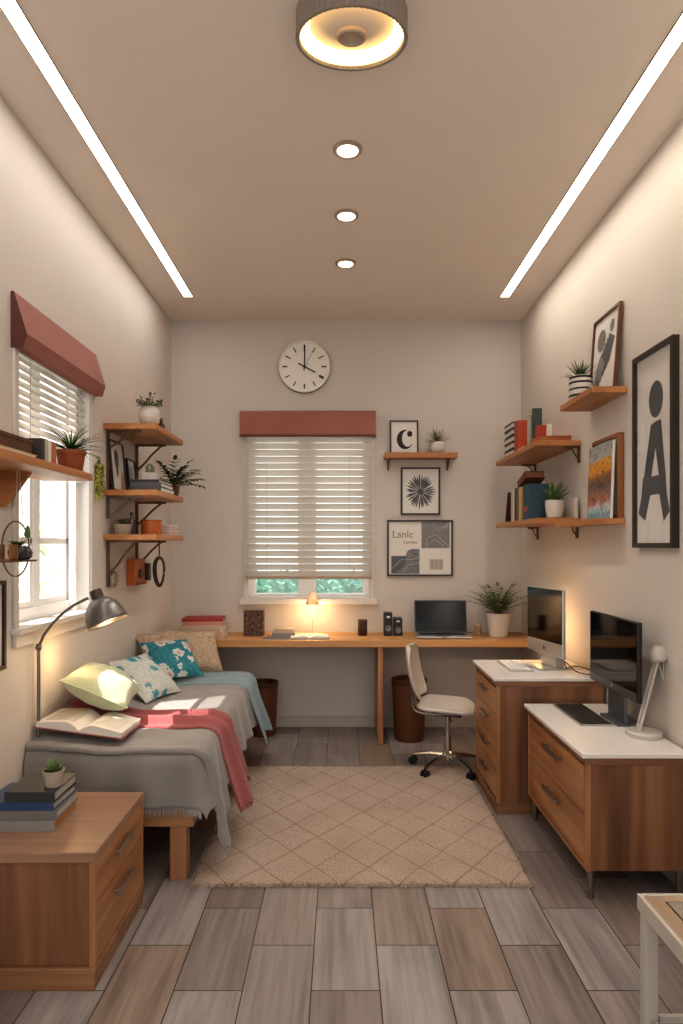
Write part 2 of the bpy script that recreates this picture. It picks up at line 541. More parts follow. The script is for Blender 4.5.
# ---- plants
def blades(bm, c, n, L, w, spread, droop, seed, zmin=.15, thick=1):
    rnd = random.Random(seed)
    c = Vector(c)
    for i in range(n):
        a = 2 * PI * i / n * 2.618 + rnd.uniform(-.3, .3)
        tilt = spread * (.15 + .85 * (i / n)) + rnd.uniform(-.1, .1)
        l = L * rnd.uniform(.75, 1.1)
        d = Vector((math.cos(a), math.sin(a), 0)); s = Vector((-math.sin(a), math.cos(a), 0))
        p = c.copy(); ang = tilt; K = 6; rows = []
        for k in range(K + 1):
            t = k / K
            ww = w * (1 - t) ** .7 * (.7 + .6 * min(t * 3, 1)) / 1.3 + .0004
            rows.append((bm.verts.new(p + s * ww), bm.verts.new(p - Vector((0, 0, ww * .5 * thick)) * math.sin(ang) + d * 0), bm.verts.new(p - s * ww)))
            p = p + (d * math.sin(ang) + Vector((0, 0, 1)) * math.cos(ang)) * (l / K)
            ang += droop / K * rnd.uniform(.6, 1.4)
        for k in range(K):
            A, B = rows[k], rows[k + 1]
            bm.faces.new((A[0], A[1], B[1], B[0])); bm.faces.new((A[1], A[2], B[2], B[1]))

def leaf(bm, p, d, up, L, w, fold=.25, curl=.3):
    p = Vector(p); d = Vector(d).normalized()
    s = d.cross(Vector(up))
    if s.length < 1e-3: s = d.cross(Vector((1, 0, 0)))
    s.normalize(); u = s.cross(d).normalized()
    rows = []
    K = 5
    for k in range(K + 1):
        t = k / K
        ww = w * math.sin(PI * min(1, t * .93 + .07)) ** .8 * .5
        q = p + d * (L * t) - u * (curl * L * t * t)
        rows.append((bm.verts.new(q + s * ww + u * ww * fold), bm.verts.new(q), bm.verts.new(q - s * ww + u * ww * fold)))
    for k in range(K):
        A, B = rows[k], rows[k + 1]
        bm.faces.new((A[0], A[1], B[1], B[0])); bm.faces.new((A[1], A[2], B[2], B[1]))

def fronds(bl, bs, c, n, L, spread, droop, seed, ll, lw, pairs=8, az=(0, 2 * PI)):
    rnd = random.Random(seed); c = Vector(c)
    for i in range(n):
        a = az[0] + (az[1] - az[0]) * ((i * .618) % 1) + rnd.uniform(-.2, .2)
        d = Vector((math.cos(a), math.sin(a), 0))
        ang = spread * (.2 + .8 * (i / max(1, n - 1))); l = L * rnd.uniform(.75, 1.1)
        pts = [c.copy()]; K = 8; dirs = []
        for k in range(K):
            dr = d * math.sin(ang) + Vector((0, 0, 1)) * math.cos(ang); dirs.append(dr)
            pts.append(pts[-1] + dr * l / K); ang += droop / K
        tube(bs, pts, [.0022 * (1 - .7 * k / K) for k in range(K + 1)], 5)
        s = Vector((-d.y, d.x, 0))
        for j in range(pairs):
            t = .25 + .75 * j / (pairs - 1); f = t * K; k = min(K - 1, int(f)); q = pts[k].lerp(pts[k + 1], f - k)
            dr = dirs[k]; sc = (1 - .35 * abs(t - .5) * 2)
            for sg in (-1, 1):
                dd = (dr * .7 + s * sg * .9 + Vector((0, 0, rnd.uniform(-.1, .25)))).normalized()
                leaf(bl, q, dd, Vector((0, 0, 1)), ll * sc * rnd.uniform(.8, 1.15), lw * sc)
        leaf(bl, pts[-1], dirs[-1], Vector((0, 0, 1)), ll, lw)

def pot_plant(name, label, cat, loc, prof, potmat, soilr, soilz, leafmat_, fn, group=None, n=28, pot='pot', stems=False):
    t = thing(name, label, cat, loc, group)
    b = nb(); lathe(b, prof, (0, 0, 0), n); obj(pot, b, potmat, t, True, local=True)
    b = nb(); lathe(b, [(soilr, soilz - .006), (soilr, soilz)], (0, 0, 0), 20); obj('soil', b, M['soil'], t, local=True)
    bl = nb(); bs = nb()
    fn(bl, bs)
    obj('foliage', bl, leafmat_, t, True, local=True, normals=False)
    if len(bs.verts): obj('stems', bs, M['stem'], t, True, local=True)
    else: bs.free()
    return t

def potprof(r0, r1, h, th=.004, lip=0):
    p = [(r0 * .92, 0), (r0, .004), (r1, h * (.86 if lip else 1))]
    if lip: p += [(r1 + lip, h * .82), (r1 + lip, h)]
    e = r1 + lip
    p += [(e - th, h), (e - th - .002, h - .018), (.001, h - .02)]
    return p

# ---- books
def book(name, label, loc, dims, cover, rot=(0, 0, 0), pages=None, group=None, mtx=None, cat='book', c=None):
    w, h, t = dims
    b = nb(); c = c or min(.004, t * .16)
    box(b, -w / 2, w / 2, -h / 2, h / 2, 0, c); box(b, -w / 2, w / 2, -h / 2, h / 2, t - c, t)
    box(b, -w / 2, -w / 2 + c, -h / 2, h / 2, c, t - c)
    o = obj(name, b, cover, None, local=True)
    if mtx is not None:
        o.location = loc; o.rotation_euler = mtx.to_euler()
    else:
        o.location = loc; o.rotation_euler = rot
    tag(o, label, cat, group)
    p = nb(); box(p, -w / 2 + c, w / 2 - .004, -h / 2 + .004, h / 2 - .004, c, t - c)
    obj('page_block', p, pages or M['paper'], o, local=True)
    return o

def upright(facing, tilt=0):
    """book stands with its spine facing +facing (unit 2D), height up, thickness along the shelf"""
    f = Vector((facing[0], facing[1], 0)); X = -f; Y = Vector((0, 0, 1)); Z = X.cross(Y)
    m = Matrix((X, Y, Z)).transposed()
    if tilt: m = Matrix.Rotation(tilt, 3, f) @ m
    return m

# ---- pictures: local x right, z up, front is -y, back plane at y = 0
def picture(name, label, loc, w, h, rotz=0, lean=0, bw=.012, depth=.02, fmat=None, pmat=None, cat='picture', matw=0):
    t = thing(name, label, cat, loc, rot=(-lean, 0, rotz))
    b = nb()
    x = w / 2
    box(b, -x, -x + bw, -depth, 0, 0, h); box(b, x - bw, x, -depth, 0, 0, h)
    box(b, -x + bw, x - bw, -depth, 0, 0, bw); box(b, -x + bw, x - bw, -depth, 0, h - bw, h)
    obj('frame', b, fmat or M['frame_black'], t, local=True)
    b = nb(); box(b, -x + bw, x - bw, -depth * .45, -.001, bw, h - bw)
    obj('print', b, pmat or M['paperw'], t, local=True)
    return t, -depth * .45 - .0006

def flat(bm, pts, y):
    bm.faces.new([bm.verts.new((p[0], y, p[1])) for p in pts])

def disc_pts(cx, cz, rx, rz, n=28):
    return [(cx + rx * math.cos(2 * PI * i / n), cz + rz * math.sin(2 * PI * i / n)) for i in range(n)]

# ================================================================== ROOM
XL, XR, YB, H, YF = -1.355, 1.434, 5.18, 3.243, -1.2
TH = .16
b = nb(); box(b, XL - TH, XR + TH, YF, YB + TH, -.08, 0); struct('floor', b, M['floor'])
b = nb(); box(b, XL - TH, XR + TH, YF, YB + TH, H, H + .1); struct('ceiling', b, M['ceil'])
# left wall with window opening
WY0, WY1, WZ0, WZ1 = 2.71, 3.50, 1.10, 2.33
b = nb()
box(b, XL - TH, XL, YF, WY0, 0, H); box(b, XL - TH, XL, WY1, YB + TH, 0, H)
box(b, XL - TH, XL, WY0, WY1, 0, WZ0); box(b, XL - TH, XL, WY0, WY1, WZ1, H)
struct('wall_left', b, M['wall'])
b = nb(); box(b, XR, XR + TH, YF, YB + TH, 0, H); struct('wall_right', b, M['wall'])
BX0, BX1, BZ0, BZ1 = -.745, .232, 1.03, 2.34
b = nb()
box(b, XL, BX0, YB, YB + TH, 0, H); box(b, BX1, XR, YB, YB + TH, 0, H)
box(b, BX0, BX1, YB, YB + TH, 0, BZ0); box(b, BX0, BX1, YB, YB + TH, BZ1, H)
struct('wall_back', b, M['wall_back'])
for nm, dims in (('baseboard_back', (XL, XR, YB - .014, YB, 0, .088)), ('baseboard_left', (XL, XL + .014, YF, YB - .014, 0, .088)),
                 ('baseboard_right', (XR - .014, XR, YF, YB - .014, 0, .088))):
    b = nb(); box(b, *dims); struct(nm, b, M['base_trim'], bevel=.004)

# left window
w1 = bpy.data.objects.new('window_1', None); COL.objects.link(w1); w1['kind'] = 'structure'
gx = XL - .115
b = nb()
f = .045
for (y0, y1, z0, z1) in ((WY0, WY0 + f, WZ0, WZ1), (WY1 - f, WY1, WZ0, WZ1), (WY0 + f, WY1 - f, WZ0, WZ0 + .06), (WY0 + f, WY1 - f, WZ1 - f, WZ1)):
    box(b, gx - .03, gx + .03, y0, y1, z0, z1)
ym = 3.085
box(b, gx - .025, gx + .025, ym - .03, ym + .03, WZ0 + .06, WZ1 - f)
for (ya, yb) in ((WY0 + f, ym - .03), (ym + .03, WY1 - f)):
    box(b, gx - .018, gx + .018, ya, yb, 1.455, 1.487)
    box(b, gx - .018, gx + .018, ya, ya + .022, WZ0 + .06, WZ1 - f); box(b, gx - .018, gx + .018, yb - .022, yb, WZ0 + .06, WZ1 - f)
    box(b, gx - .018, gx + .018, ya + .022, yb - .022, WZ0 + .06, WZ0 + .09)
obj('window_frame', b, M['pvc'], w1, bevel=.003)
b = nb(); box(b, gx - .003, gx + .003, WY0 + f, WY1 - f, WZ0 + .06, WZ1 - f); obj('glass_pane', b, M['glass'], w1)
b = nb()   # white reveal lining
box(b, gx + .03, XL + .002, WY0, WY0 + .012, WZ0, WZ1); box(b, gx + .03, XL + .002, WY1 - .012, WY1, WZ0, WZ1)
box(b, gx + .03, XL + .002, WY0 + .012, WY1 - .012, WZ1 - .012, WZ1)
box(b, gx + .03, gx + .065, WY1 - .06, WY1 - .012, WZ0, WZ1 - .012)
obj('reveal', b, M['pvc'], w1)
b = nb()
for (y0, y1, z0, z1) in ((WY0 - .035, WY0, WZ0, WZ1), (WY1, WY1 + .035, WZ0, WZ1)):
    box(b, XL, XL + .014, y0, y1, z0, z1)
obj('casing', b, M['white_trim'], w1, bevel=.003)
b = nb()
box(b, gx + .03, XL + .045, WY0 - .05, WY1 + .05, WZ0 - .018, WZ0 + .004); box(b, XL, XL + .02, WY0 - .035, WY1 + .035, WZ0 - .075, WZ0 - .018)
obj('window_sill', b, M['white_trim'], w1, bevel=.004)

# back window
w2 = bpy.data.objects.new('window_2', None); COL.objects.link(w2); w2['kind'] = 'structure'
gy = YB + .085
b = nb()
for (x0, x1, z0, z1) in ((BX0, BX0 + .045, BZ0, BZ1), (BX1 - .045, BX1, BZ0, BZ1), (BX0 + .045, BX1 - .045, BZ0, BZ0 + .03), (BX0 + .045, BX1 - .045, BZ1 - .045, BZ1), (-.335, -.215, BZ0 + .03, BZ1 - .045)):
    box(b, x0, x1, gy - .03, gy + .03, z0, z1)
for (xa, xb) in ((BX0 + .045, -.335), (-.215, BX1 - .045)):
    box(b, xa, xa + .012, gy - .02, gy + .02, BZ0 + .03, BZ1 - .045); box(b, xb - .012, xb, gy - .02, gy + .02, BZ0 + .03, BZ1 - .045)
obj('window_frame', b, M['pvc'], w2, bevel=.003)
b = nb(); box(b, BX0 + .045, BX1 - .045, gy - .003, gy + .003, BZ0 + .03, BZ1 - .045); obj('glass_pane', b, M['glass'], w2)
b = nb()
for (x0, x1) in ((BX0 - .03, BX0 + .006), (BX1 - .006, BX1 + .03)):
    box(b, x0, x1, YB - .014, YB + .05, BZ0, BZ1)
obj('casing', b, M['white_trim'], w2, bevel=.003)
b = nb(); box(b, BX0 - .06, BX1 + .06, YB - .05, YB, BZ0 - .052, BZ0 - .004); box(b, BX0 - .05, BX1 + .05, YB - .035, YB + .055, BZ0 - .004, BZ0 + .006)
obj('window_sill', b, M['white_trim'], w2, bevel=.004)

# valances
prof = [(0, 2.492), (.012, 2.492), (.066, 2.318), (.05, 2.262), (0, 2.262)]
v1 = thing('valance', 'terracotta fabric valance slanting out over the left wall window', 'valance', (XL, 3.11, 2.262))
b = nb(); prism(b, [(XL + .001 + p[0], p[1]) for p in prof], 'Y', 2.668, 3.552); obj('fabric_cover', b, M['valance'], v1)
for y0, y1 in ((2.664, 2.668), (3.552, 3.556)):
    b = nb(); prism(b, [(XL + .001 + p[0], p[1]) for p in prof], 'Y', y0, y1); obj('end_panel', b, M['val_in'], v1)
v2 = thing('valance', 'straight terracotta valance above the back wall window', 'valance', (-.26, YB, 2.31))
b = nb(); prism(b, [(YB - .001, 2.508), (YB - .075, 2.505), (YB - .085, 2.49), (YB - .085, 2.325), (YB - .08, 2.312), (YB - .001, 2.312)], 'X', -.795, .272)
obj('fabric_cover', b, M['valance'], v2)
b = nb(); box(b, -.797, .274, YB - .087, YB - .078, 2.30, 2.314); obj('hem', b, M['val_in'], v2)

# blinds
bl1 = thing('venetian_blind', 'white slatted blind lowered half way in the left window', 'blind', (XL - .03, 3.1, 1.78))
b = nb()
nsl = 13
for i in range(nsl):
    z = 2.255 - i * .036
    box(b, -.021, .021, WY0 + .018, WY1 - .018, -.0012, .0012, Matrix.Translation((XL - .028, 0, z)) @ Matrix.Rotation(R(58), 4, 'Y'))
obj('slats', b, M['slat'], bl1)
b = nb(); box(b, XL - .048, XL - .008, WY0 + .016, WY1 - .016, 2.275, 2.315); obj('head_rail', b, M['pvc'], bl1)
b = nb(); box(b, XL - .046, XL - .012, WY0 + .018, WY1 - .018, 1.78, 1.80); obj('bottom_rail', b, M['pvc'], bl1, bevel=.003)
for y in (2.85, 3.36):
    b = nb(); box(b, XL - .008, XL - .006, y - .001, y + .001, 1.79, 2.29); obj('lift_cord', b, M['cord'], bl1)

bl2 = thing('venetian_blind', 'cream slatted blind almost closed in the back window', 'blind', (-.26, YB, 1.185))
b = nb()
nsl = 21
for i in range(nsl):
    z = 2.285 - i * (2.285 - 1.222) / (nsl - 1)
    box(b, BX0 - .012, BX1 + .012, -.0275, .0275, -.0011, .0011, Matrix.Translation((0, YB - .036, z)) @ Matrix.Rotation(R(-55), 4, 'X'))
obj('slats', b, M['slat'], bl2)
b = nb(); box(b, BX0 - .012, BX1 + .012, YB - .056, YB - .016, 2.302, 2.34); obj('head_rail', b, M['pvc'], bl2)
b = nb(); box(b, BX0 - .014, BX1 + .014, YB - .058, YB - .016, 1.182, 1.203); obj('bottom_rail', b, M['blindrail'], bl2, bevel=.004)
for x in (-.585, .065):
    b = nb(); box(b, x - .0012, x + .0012, YB - .060, YB - .058, 1.2, 2.3); obj('lift_cord', b, M['cord'], bl2)

# hedge outside the back window
hd = nb(); rnd = random.Random(3)
for i in range(2600):
    p = Vector((rnd.uniform(-1.6, 1.2), 6.0 + rnd.uniform(0, .5), rnd.uniform(.2, 1.2)))
    d = Vector((rnd.uniform(-1, 1), rnd.uniform(-1, .2), rnd.uniform(-.4, 1)))
    leaf(hd, p, d, (0, 0, 1), .07, .04)
box(hd, -1.7, 1.3, 6.2, 6.6, 0, 1.16)
hg = obj('hedge', hd, M['hedge'], None, normals=False); tag(hg, 'pale green hedge outside seen below the back window blind', 'hedge')

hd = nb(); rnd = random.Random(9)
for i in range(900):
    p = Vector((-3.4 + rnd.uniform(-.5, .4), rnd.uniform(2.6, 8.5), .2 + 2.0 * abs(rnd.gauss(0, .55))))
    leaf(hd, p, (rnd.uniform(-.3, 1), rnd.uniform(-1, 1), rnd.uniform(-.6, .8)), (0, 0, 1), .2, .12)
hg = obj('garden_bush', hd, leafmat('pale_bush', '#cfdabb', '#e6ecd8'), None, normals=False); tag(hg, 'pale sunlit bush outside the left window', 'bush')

# ================================================================== CEILING LIGHTS
for x, yl, nm in ((-1.10, 4.68, 'left'), (1.18, 4.68, 'right')):
    t = thing('led_strip_light', 'long recessed white light strip along the %s side of the ceiling' % nm, 'light', (x, 2.0, H - .004))
    b = nb(); box(b, x - .029, x + .029, -1.1, yl, H - .004, H + .001); obj('diffuser', b, M['led'] if nm == 'left' else M['led_r'], t)
    b = nb()
    box(b, x - .033, x - .029, -1.1, yl + .004, H - .006, H + .001); box(b, x + .029, x + .033, -1.1, yl + .004, H - .006, H + .001)
    box(b, x - .029, x + .029, yl, yl + .004, H - .006, H + .001)
    obj('edge_trim', b, M['trimring'], t)
dl = ['nearest to the drum lamp', 'in the middle of the row of three', 'nearest to the back wall']
for i, y in enumerate((2.943, 3.53, 4.13)):
    t = thing('recessed_downlight', 'small round ceiling spotlight, the one %s' % dl[i], 'ceiling light', (.03, y, H), 'ceiling spotlights in a row')
    b = nb(); lathe(b, [(.066, 0), (.066, -.008), (.058, -.014), (.048, -.012), (.045, -.004), (.045, 0)], (.03, y, H), 36, cap=False); obj('ring', b, M['trimring'], t, True)
    b = nb(); lathe(b, [(.046, -.001), (.046, -.006)], (.03, y, H), 32); obj('lens', b, M['spot'], t)
# drum lamp
LX, LY, LZ = .036, 2.19, 3.15
sy = .76
t = thing('ceiling_lamp', 'round grey ribbed ceiling lamp with a glowing warm ring', 'ceiling lamp', (LX, LY, LZ))
b = nb(); lathe(b, [(.188, H - LZ), (.188, .012), (.19, .006), (.19, 0), (.178, 0), (.178, .01), (.176, H - LZ)], (LX, LY, LZ), 112, 1, sy, cap=False, rib=-.018, ribn=1); obj('drum', b, M['drum'], t)
b = nb(); lathe(b, [(.174, .012), (.166, .055), (.13, .07)], (LX, LY, LZ), 64, 1, sy, cap=False); obj('glow_ring', b, M['warm'], t, True)
b = nb(); lathe(b, [(.14, .085), (.142, .05), (.138, .046), (.06, .022), (.045, .02), (.001, .02)], (LX, LY, LZ), 64, 1, sy, cap=False); obj('dish', b, M['fixture'], t, True)
b = nb(); lathe(b, [(.052, .022), (.052, .008), (.046, .004), (.038, .005), (.036, .01), (.024, .008), (.001, .008)], (LX, LY, LZ), 48, 1, sy, cap=False); obj('boss', b, M['trimring'], t, True)

# ================================================================== DESK
DT = .758
t = thing('wall_desk', 'long honey wood desk top running along the whole back wall', 'desk', (0, 4.945, 0))
b = nb(); box(b, XL + .003, XR - .003, 4.71, YB - .002, DT - .05, DT); obj('desk_top', b, M['desk'], t, bevel=.004)
b = nb(); box(b, .268, .308, 4.73, 5.16, 0, DT - .05); obj('leg', b, M['bedwoodz'], t, bevel=.004)

def bin_(loc, label, r0, r1, h, mark):
    t = thing('waste_bin', label, 'waste bin', loc)
    b = nb(); lathe(b, [(r0, 0), (r0 + .004, .01), (r1, h - .03), (r1, h), (r1 - .008, h), (r0 - .01, .03), (.001, .03)], (0, 0, 0), 36, cap=False); obj('bucket', b, M['binbrown'], t, True, local=True)
    b = nb(); lathe(b, [(r1 + .001, h - .03), (r1 + .004, h - .026), (r1 + .004, h + .003), (r1 - .01, h + .003), (r1 - .012, h - .03)], (0, 0, 0), 36, cap=False); obj('rim', b, M['bindk'], t, True, local=True)
    if mark:
        rr = r1 - .009
        b = nb(); prism(b, [(-.03, h - .14), (.03, h - .14), (.03, h - .08), (-.03, h - .08)], 'Y', -rr - .004, -rr + .02)
        obj('emblem', b, M['bindk'], t, local=True)
        b = nb()
        for q in ((-.018, -.014, .018, -.018), (-.018, -.034, .018, -.038), (.012, -.014, .018, -.036), (-.018, -.030, -.012, -.05)):
            box(b, q[0], q[2], -rr - .006, -rr - .004, h - .08 + min(q[1], q[3]) - .012, h - .08 + max(q[1], q[3]) - .012)
        obj('emblem_lines', b, M['binbrown'], t, local=True)
bin_((-.60, 4.99, 0), 'brown waste bin below the desk beside the bed', .095, .115, .40, False)
bin_((.51, 4.86, 0), 'brown waste bin with square emblem behind the white office chair', .105, .13, .45, True)

# desk items
z = DT
for i, (dz, th, c, w, h, rot, lab) in enumerate((
    (0, .05, '#c3a792', .25, .33, .03, 'thick beige book, lowest of the pile at the left end of the desk'),
    (.05, .046, '#c9b09d', .24, .31, -.05, 'pale pink book in the middle of the pile at the left end of the desk'),
    (.096, .03, '#c48a7c', .22, .29, .02, 'salmon pink book just under the red one at the left end of the desk'),
    (.126, .02, '#9d2f2a', .225, .30, .05, 'red book on top of the pile at the left end of the desk'))):
    book('book', lab, (-1.035, 4.92, z + dz), (w, h, th), bc(c), (0, 0, R(90) + rot), group='books at the left end of the desk')
t = thing('textured_block', 'dark brown square woven storage box standing on the desk under the window', 'box', (-.665, 4.98, z))
b = nb(); box(b, -.075, .075, -.05, .05, 0, .185); obj('body', b, plain('mottled_box', '#5a4438', .7, var=.85, nscale=55, bmp=.3), t, bevel=.006, local=True)
b = nb(); box(b, -.077, .077, -.052, .052, .185, .192); obj('lid', b, M['bindk'], t, bevel=.002, local=True)
book('book', 'grey book lying flat, lower of two beside the small desk lamp', (-.43, 4.92, z + .004 + .0), (.13, .17, .03), bc('#8d8378'), (0, 0, R(90)), group='books beside the desk lamp')
book('book', 'beige book lying flat, upper of two beside the small desk lamp', (-.43, 4.92, z + .034), (.11, .15, .028), bc('#b7a48f'), (0, 0, R(95)), group='books beside the desk lamp')

def open_book(name, label, loc, w, h, rotz, th, cover, page, tilt=0, art=None):
    """w: width of one page; spine along local y"""
    t = thing(name, label, 'book', loc, rot=(0, tilt, rotz))
    b = nb(); box(b, -w - .008, w + .008, -h / 2 - .006, h / 2 + .006, 0, .004); obj('cover', b, cover, t, local=True)
    for sg in (-1, 1):
        b = nb(); K = 12; top = []; bot = []
        for y in (-h / 2, h / 2):
            rt = []; rb = []
            for k in range(K + 1):
                s = k / K
                zz = th * (.25 + 1.15 * math.sin(min(1, s * 2.6) * PI / 2)) * (1 - .55 * s)
                rt.append(b.verts.new((sg * s * w, y, .004 + zz))); rb.append(b.verts.new((sg * s * w, y, .0042)))
            top.append(rt); bot.append(rb)
        for k in range(K):
            b.faces.new((top[0][k], top[0][k + 1], top[1][k + 1], top[1][k])); b.faces.new((bot[0][k], bot[1][k], bot[1][k + 1], bot[0][k + 1]))
            for q in (0, 1): b.faces.new((top[q][k], top[q][k + 1], bot[q][k + 1], bot[q][k]))
        b.faces.new((top[0][K], top[1][K], bot[1][K], bot[0][K])); b.faces.new((top[0][0], top[1][0], bot[1][0], bot[0][0]))
        pg = obj('page_block', b, page, t, True, local=True)
        if art:
            for (u0, u1, v0, v1, mm) in art[0 if sg < 0 else 1]:
                b = nb(); A = []
                for k in range(7):
                    s = u0 + (u1 - u0) * k / 6
                    zz = th * (.25 + 1.15 * math.sin(min(1, s * 2.6) * PI / 2)) * (1 - .55 * s) + .0052
                    A.append((b.verts.new((sg * s * w, v0 * h, zz)), b.verts.new((sg * s * w, v1 * h, zz))))
                for k in range(6): b.faces.new((A[k][0], A[k + 1][0], A[k + 1][1], A[k][1]))
                obj('printed_area', b, mm, pg, local=True)
    return t
open_book('open_book', 'open book lying flat on the desk under the small lamp', (-.235, 4.86, z), .14, .17, .05, .016, bc('#555a60'), M['paper'])
book('magazine', 'thin grey magazine under the two books on the desk', (-.475, 4.85, z), (.17, .19, .004), bc('#6b747a'), (0, 0, R(82)), cat='magazine')

SHADE = plain('lamp_shade_white', '#ddd6cb', .6)
_nt = SHADE.node_tree; _b = _nt.nodes['Principled BSDF']; _t = _nt.nodes.new('ShaderNodeBsdfTranslucent'); _t.inputs[0].default_value = lin('#e8dccb')
_x = _nt.nodes.new('ShaderNodeMixShader'); _x.inputs[0].default_value = .35
_nt.links.new(_b.outputs[0], _x.inputs[1]); _nt.links.new(_t.outputs[0], _x.inputs[2]); _nt.links.new(_x.outputs[0], _nt.nodes['Material Output'].inputs[0])
# small desk lamp (thin pole, cone shade)
t = thing('desk_lamp', 'small lamp with white cone shade on a thin pole under the back window', 'lamp', (-.222, 5.03, z))
b = nb(); lathe(b, [(.045, 0), (.045, .006), (.01, .010), (.004, .014)], n=28); obj('base', b, M['offwhite'], t, True, local=True)
b = nb(); tube(b, [(0, 0, .01), (0, 0, .30)], .0035, 8); obj('pole', b, M['offwhite'], t, True, local=True)
b = nb(); lathe(b, [(.054, .232), (.024, .325), (.02, .33), (.001, .332)], n=28, cap=False); o = obj('lamp_shade', b, SHADE, t, True, local=True); solid(o, .002)
b = nb(); sphere(b, (0, 0, .262), .016); obj('bulb', b, emis('warm_bulb', '#ffc46a', 14), t, True, local=True)

# dark mug, speakers, laptop
t = thing('tin_canister', 'small dark brown canister standing alone on the desk', 'canister', (.165, 4.98, z))
b = nb(); lathe(b, [(.034, 0), (.036, .004), (.036, .11), (.034, .114), (.001, .114)], n=28, cap=False); obj('body', b, plain('dark_brown_tin', '#3a2119', .35, var=.5, nscale=35), t, True, local=True)
b = nb(); lathe(b, [(.037, .106), (.037, .118), (.03, .121), (.001, .121)], n=28, cap=False); obj('lid', b, M['bindk'], t, True, local=True)
for (x, w, h, lab, dd) in ((.36, .064, .175, 'tall black speaker, left of the pair beside the laptop', .10), (.435, .066, .135, 'short black speaker, right of the pair beside the laptop', .10)):
    t = thing('speaker', lab, 'speaker', (x, 5.0, z))
    b = nb(); box(b, -w / 2, w / 2, -dd / 2, dd / 2, 0, h); obj('cabinet', b, M['black'], t, bevel=.006, local=True)
    mt = Matrix.Rotation(R(90), 4, 'X')
    b = nb(); lathe(b, [(.024, 0), (.024, .003), (.018, .003), (.012, 0.001), (.001, .002)], (0, -dd / 2, h * .33), 24, mtx=mt, cap=False); obj('cone_ring', b, M['aludk'], t, True, local=True)
    b = nb(); box(b, -.012, .012, -dd / 2 - .001, -dd / 2 + .001, h * .78, h * .86); obj('badge', b, M['alu'], t, local=True)
t = thing('laptop', 'open silver laptop with a dark screen on the back desk', 'laptop', (.765, 4.90, z), rot=(0, 0, R(-3)))
b = nb(); box(b, -.20, .20, -.125, .125, .006, .018); obj('base', b, M['alu'], t, bevel=.004, local=True)
b = nb(); box(b, -.17, .17, -.02, .09, .018, .0188); obj('keys', b, M['keyb'], t, local=True)
b = nb(); box(b, -.05, .05, -.11, -.03, .018, .0185); obj('trackpad', b, M['aludk'], t, local=True)
mt = Matrix.Translation((0, .122, .016)) @ Matrix.Rotation(R(-14), 4, 'X')
b = nb(); box(b, -.20, .20, -.004, .006, 0, .25, mt); lid = obj('lid', b, M['black'], t, bevel=.002, local=True)
b = nb(); box(b, -.19, .19, -.0052, -.0042, .012, .24, mt); obj('screen', b, M['screen2'], lid, local=True)
b = nb(); box(b, -.018, .018, -.126, -.1245, .009, .014); obj('badge', b, M['black'], t, local=True)
b = nb(); box(b, -.195, .195, -.12, .12, 0, .006); obj('rubber_feet', b, M['black'], t, local=True)
# little jar
t = thing('spice_jar', 'tiny patterned jar between the laptop and the white plant pot', 'jar', (1.045, 4.97, z))
b = nb(); lathe(b, [(.028, 0), (.031, .006), (.031, .06), (.022, .078)], n=24); obj('body', b, plain('patterned_jar', '#8f7a5e', .4, var=.6, nscale=60), t, True, local=True)
b = nb(); lathe(b, [(.024, .078), (.024, .1), (.001, .102)], n=24, cap=False); obj('lid', b, M['concrete'], t, True, local=True)
def f1(bl, bs):
    rnd = random.Random(5)
    fronds(bl, bs, (0, 0, .16), 24, .25, .95, .5, 21, .06, .022, 8)
pot_plant('potted_plant', 'bushy green potted plant in a white pot at the right end of the desk', 'plant', (1.19, 4.92, z), potprof(.068, .096, .18), M['whitepot'], .09, .165, leafmat('bushy_leaf', '#4c6030', '#7a8a4c'), f1)

# ================================================================== CLOCK, BACK SHELF, PICTURES
t = thing('wall_clock', 'round white wall clock with black hands above the back window', 'clock', (-.291, YB, 2.865))
mt = Matrix.Rotation(R(90), 4, 'X')
b = nb(); lathe(b, [(.2, 0), (.207, .008), (.207, .035), (.2, .04), (.193, .036), (.192, .02)], (0, 0, 0), 64, mtx=mt, cap=False); obj('rim', b, plain('clock_rim', '#e2dcd4', .3), t, True, local=True)
b = nb(); lathe(b, [(.205, .004), (.209, .008), (.209, .028)], (0, 0, 0), 64, mtx=mt, cap=False); obj('case', b, M['ink'], t, True, local=True)
b = nb(); lathe(b, [(.194, .005), (.194, .022)], (0, 0, 0), 64, mtx=mt); obj('dial', b, plain('dial', '#e0dcd5', .5), t, local=True)
b = nb()
def radial(bm, ang, r0, r1, w, y):
    d = Vector((math.sin(ang), 0, math.cos(ang))); s = Vector((math.cos(ang), 0, -math.sin(ang)))
    vs = [bm.verts.new(d * r + s * q + Vector((0, y, 0))) for r, q in ((r0, -w), (r0, w), (r1, w), (r1, -w))]
    bm.faces.new(vs)
for i in range(12):
    L0 = {0: .12, 1: .13, 2: .13, 10: .125, 11: .13}.get(i, .135)
    radial(b, i * PI / 6, L0, .175, .0045 if i % 3 else .0055, -.0226)
radial(b, 4 * PI / 6 + .02, .14, .178, .010, -.0227)
obj('hour_marks', b, M['ink'], t, local=True)
b = nb(); radial(b, R(118), -.055, .10, .0055, -.026); obj('hour_hand', b, M['ink'], t, local=True)
b = nb(); radial(b, R(1.5), -.03, .168, .0048, -.029); obj('minute_hand', b, M['ink'], t, local=True)
b = nb(); radial(b, R(30), -.02, .15, .0015, -.031); radial(b, R(62), 0, .05, .0015, -.031); obj('second_hand', b, M['ink'], t, local=True)
b = nb(); lathe(b, [(.009, .022), (.009, .033)], (0, 0, 0), 16, mtx=mt); obj('hub', b, M['ink'], t, local=True)

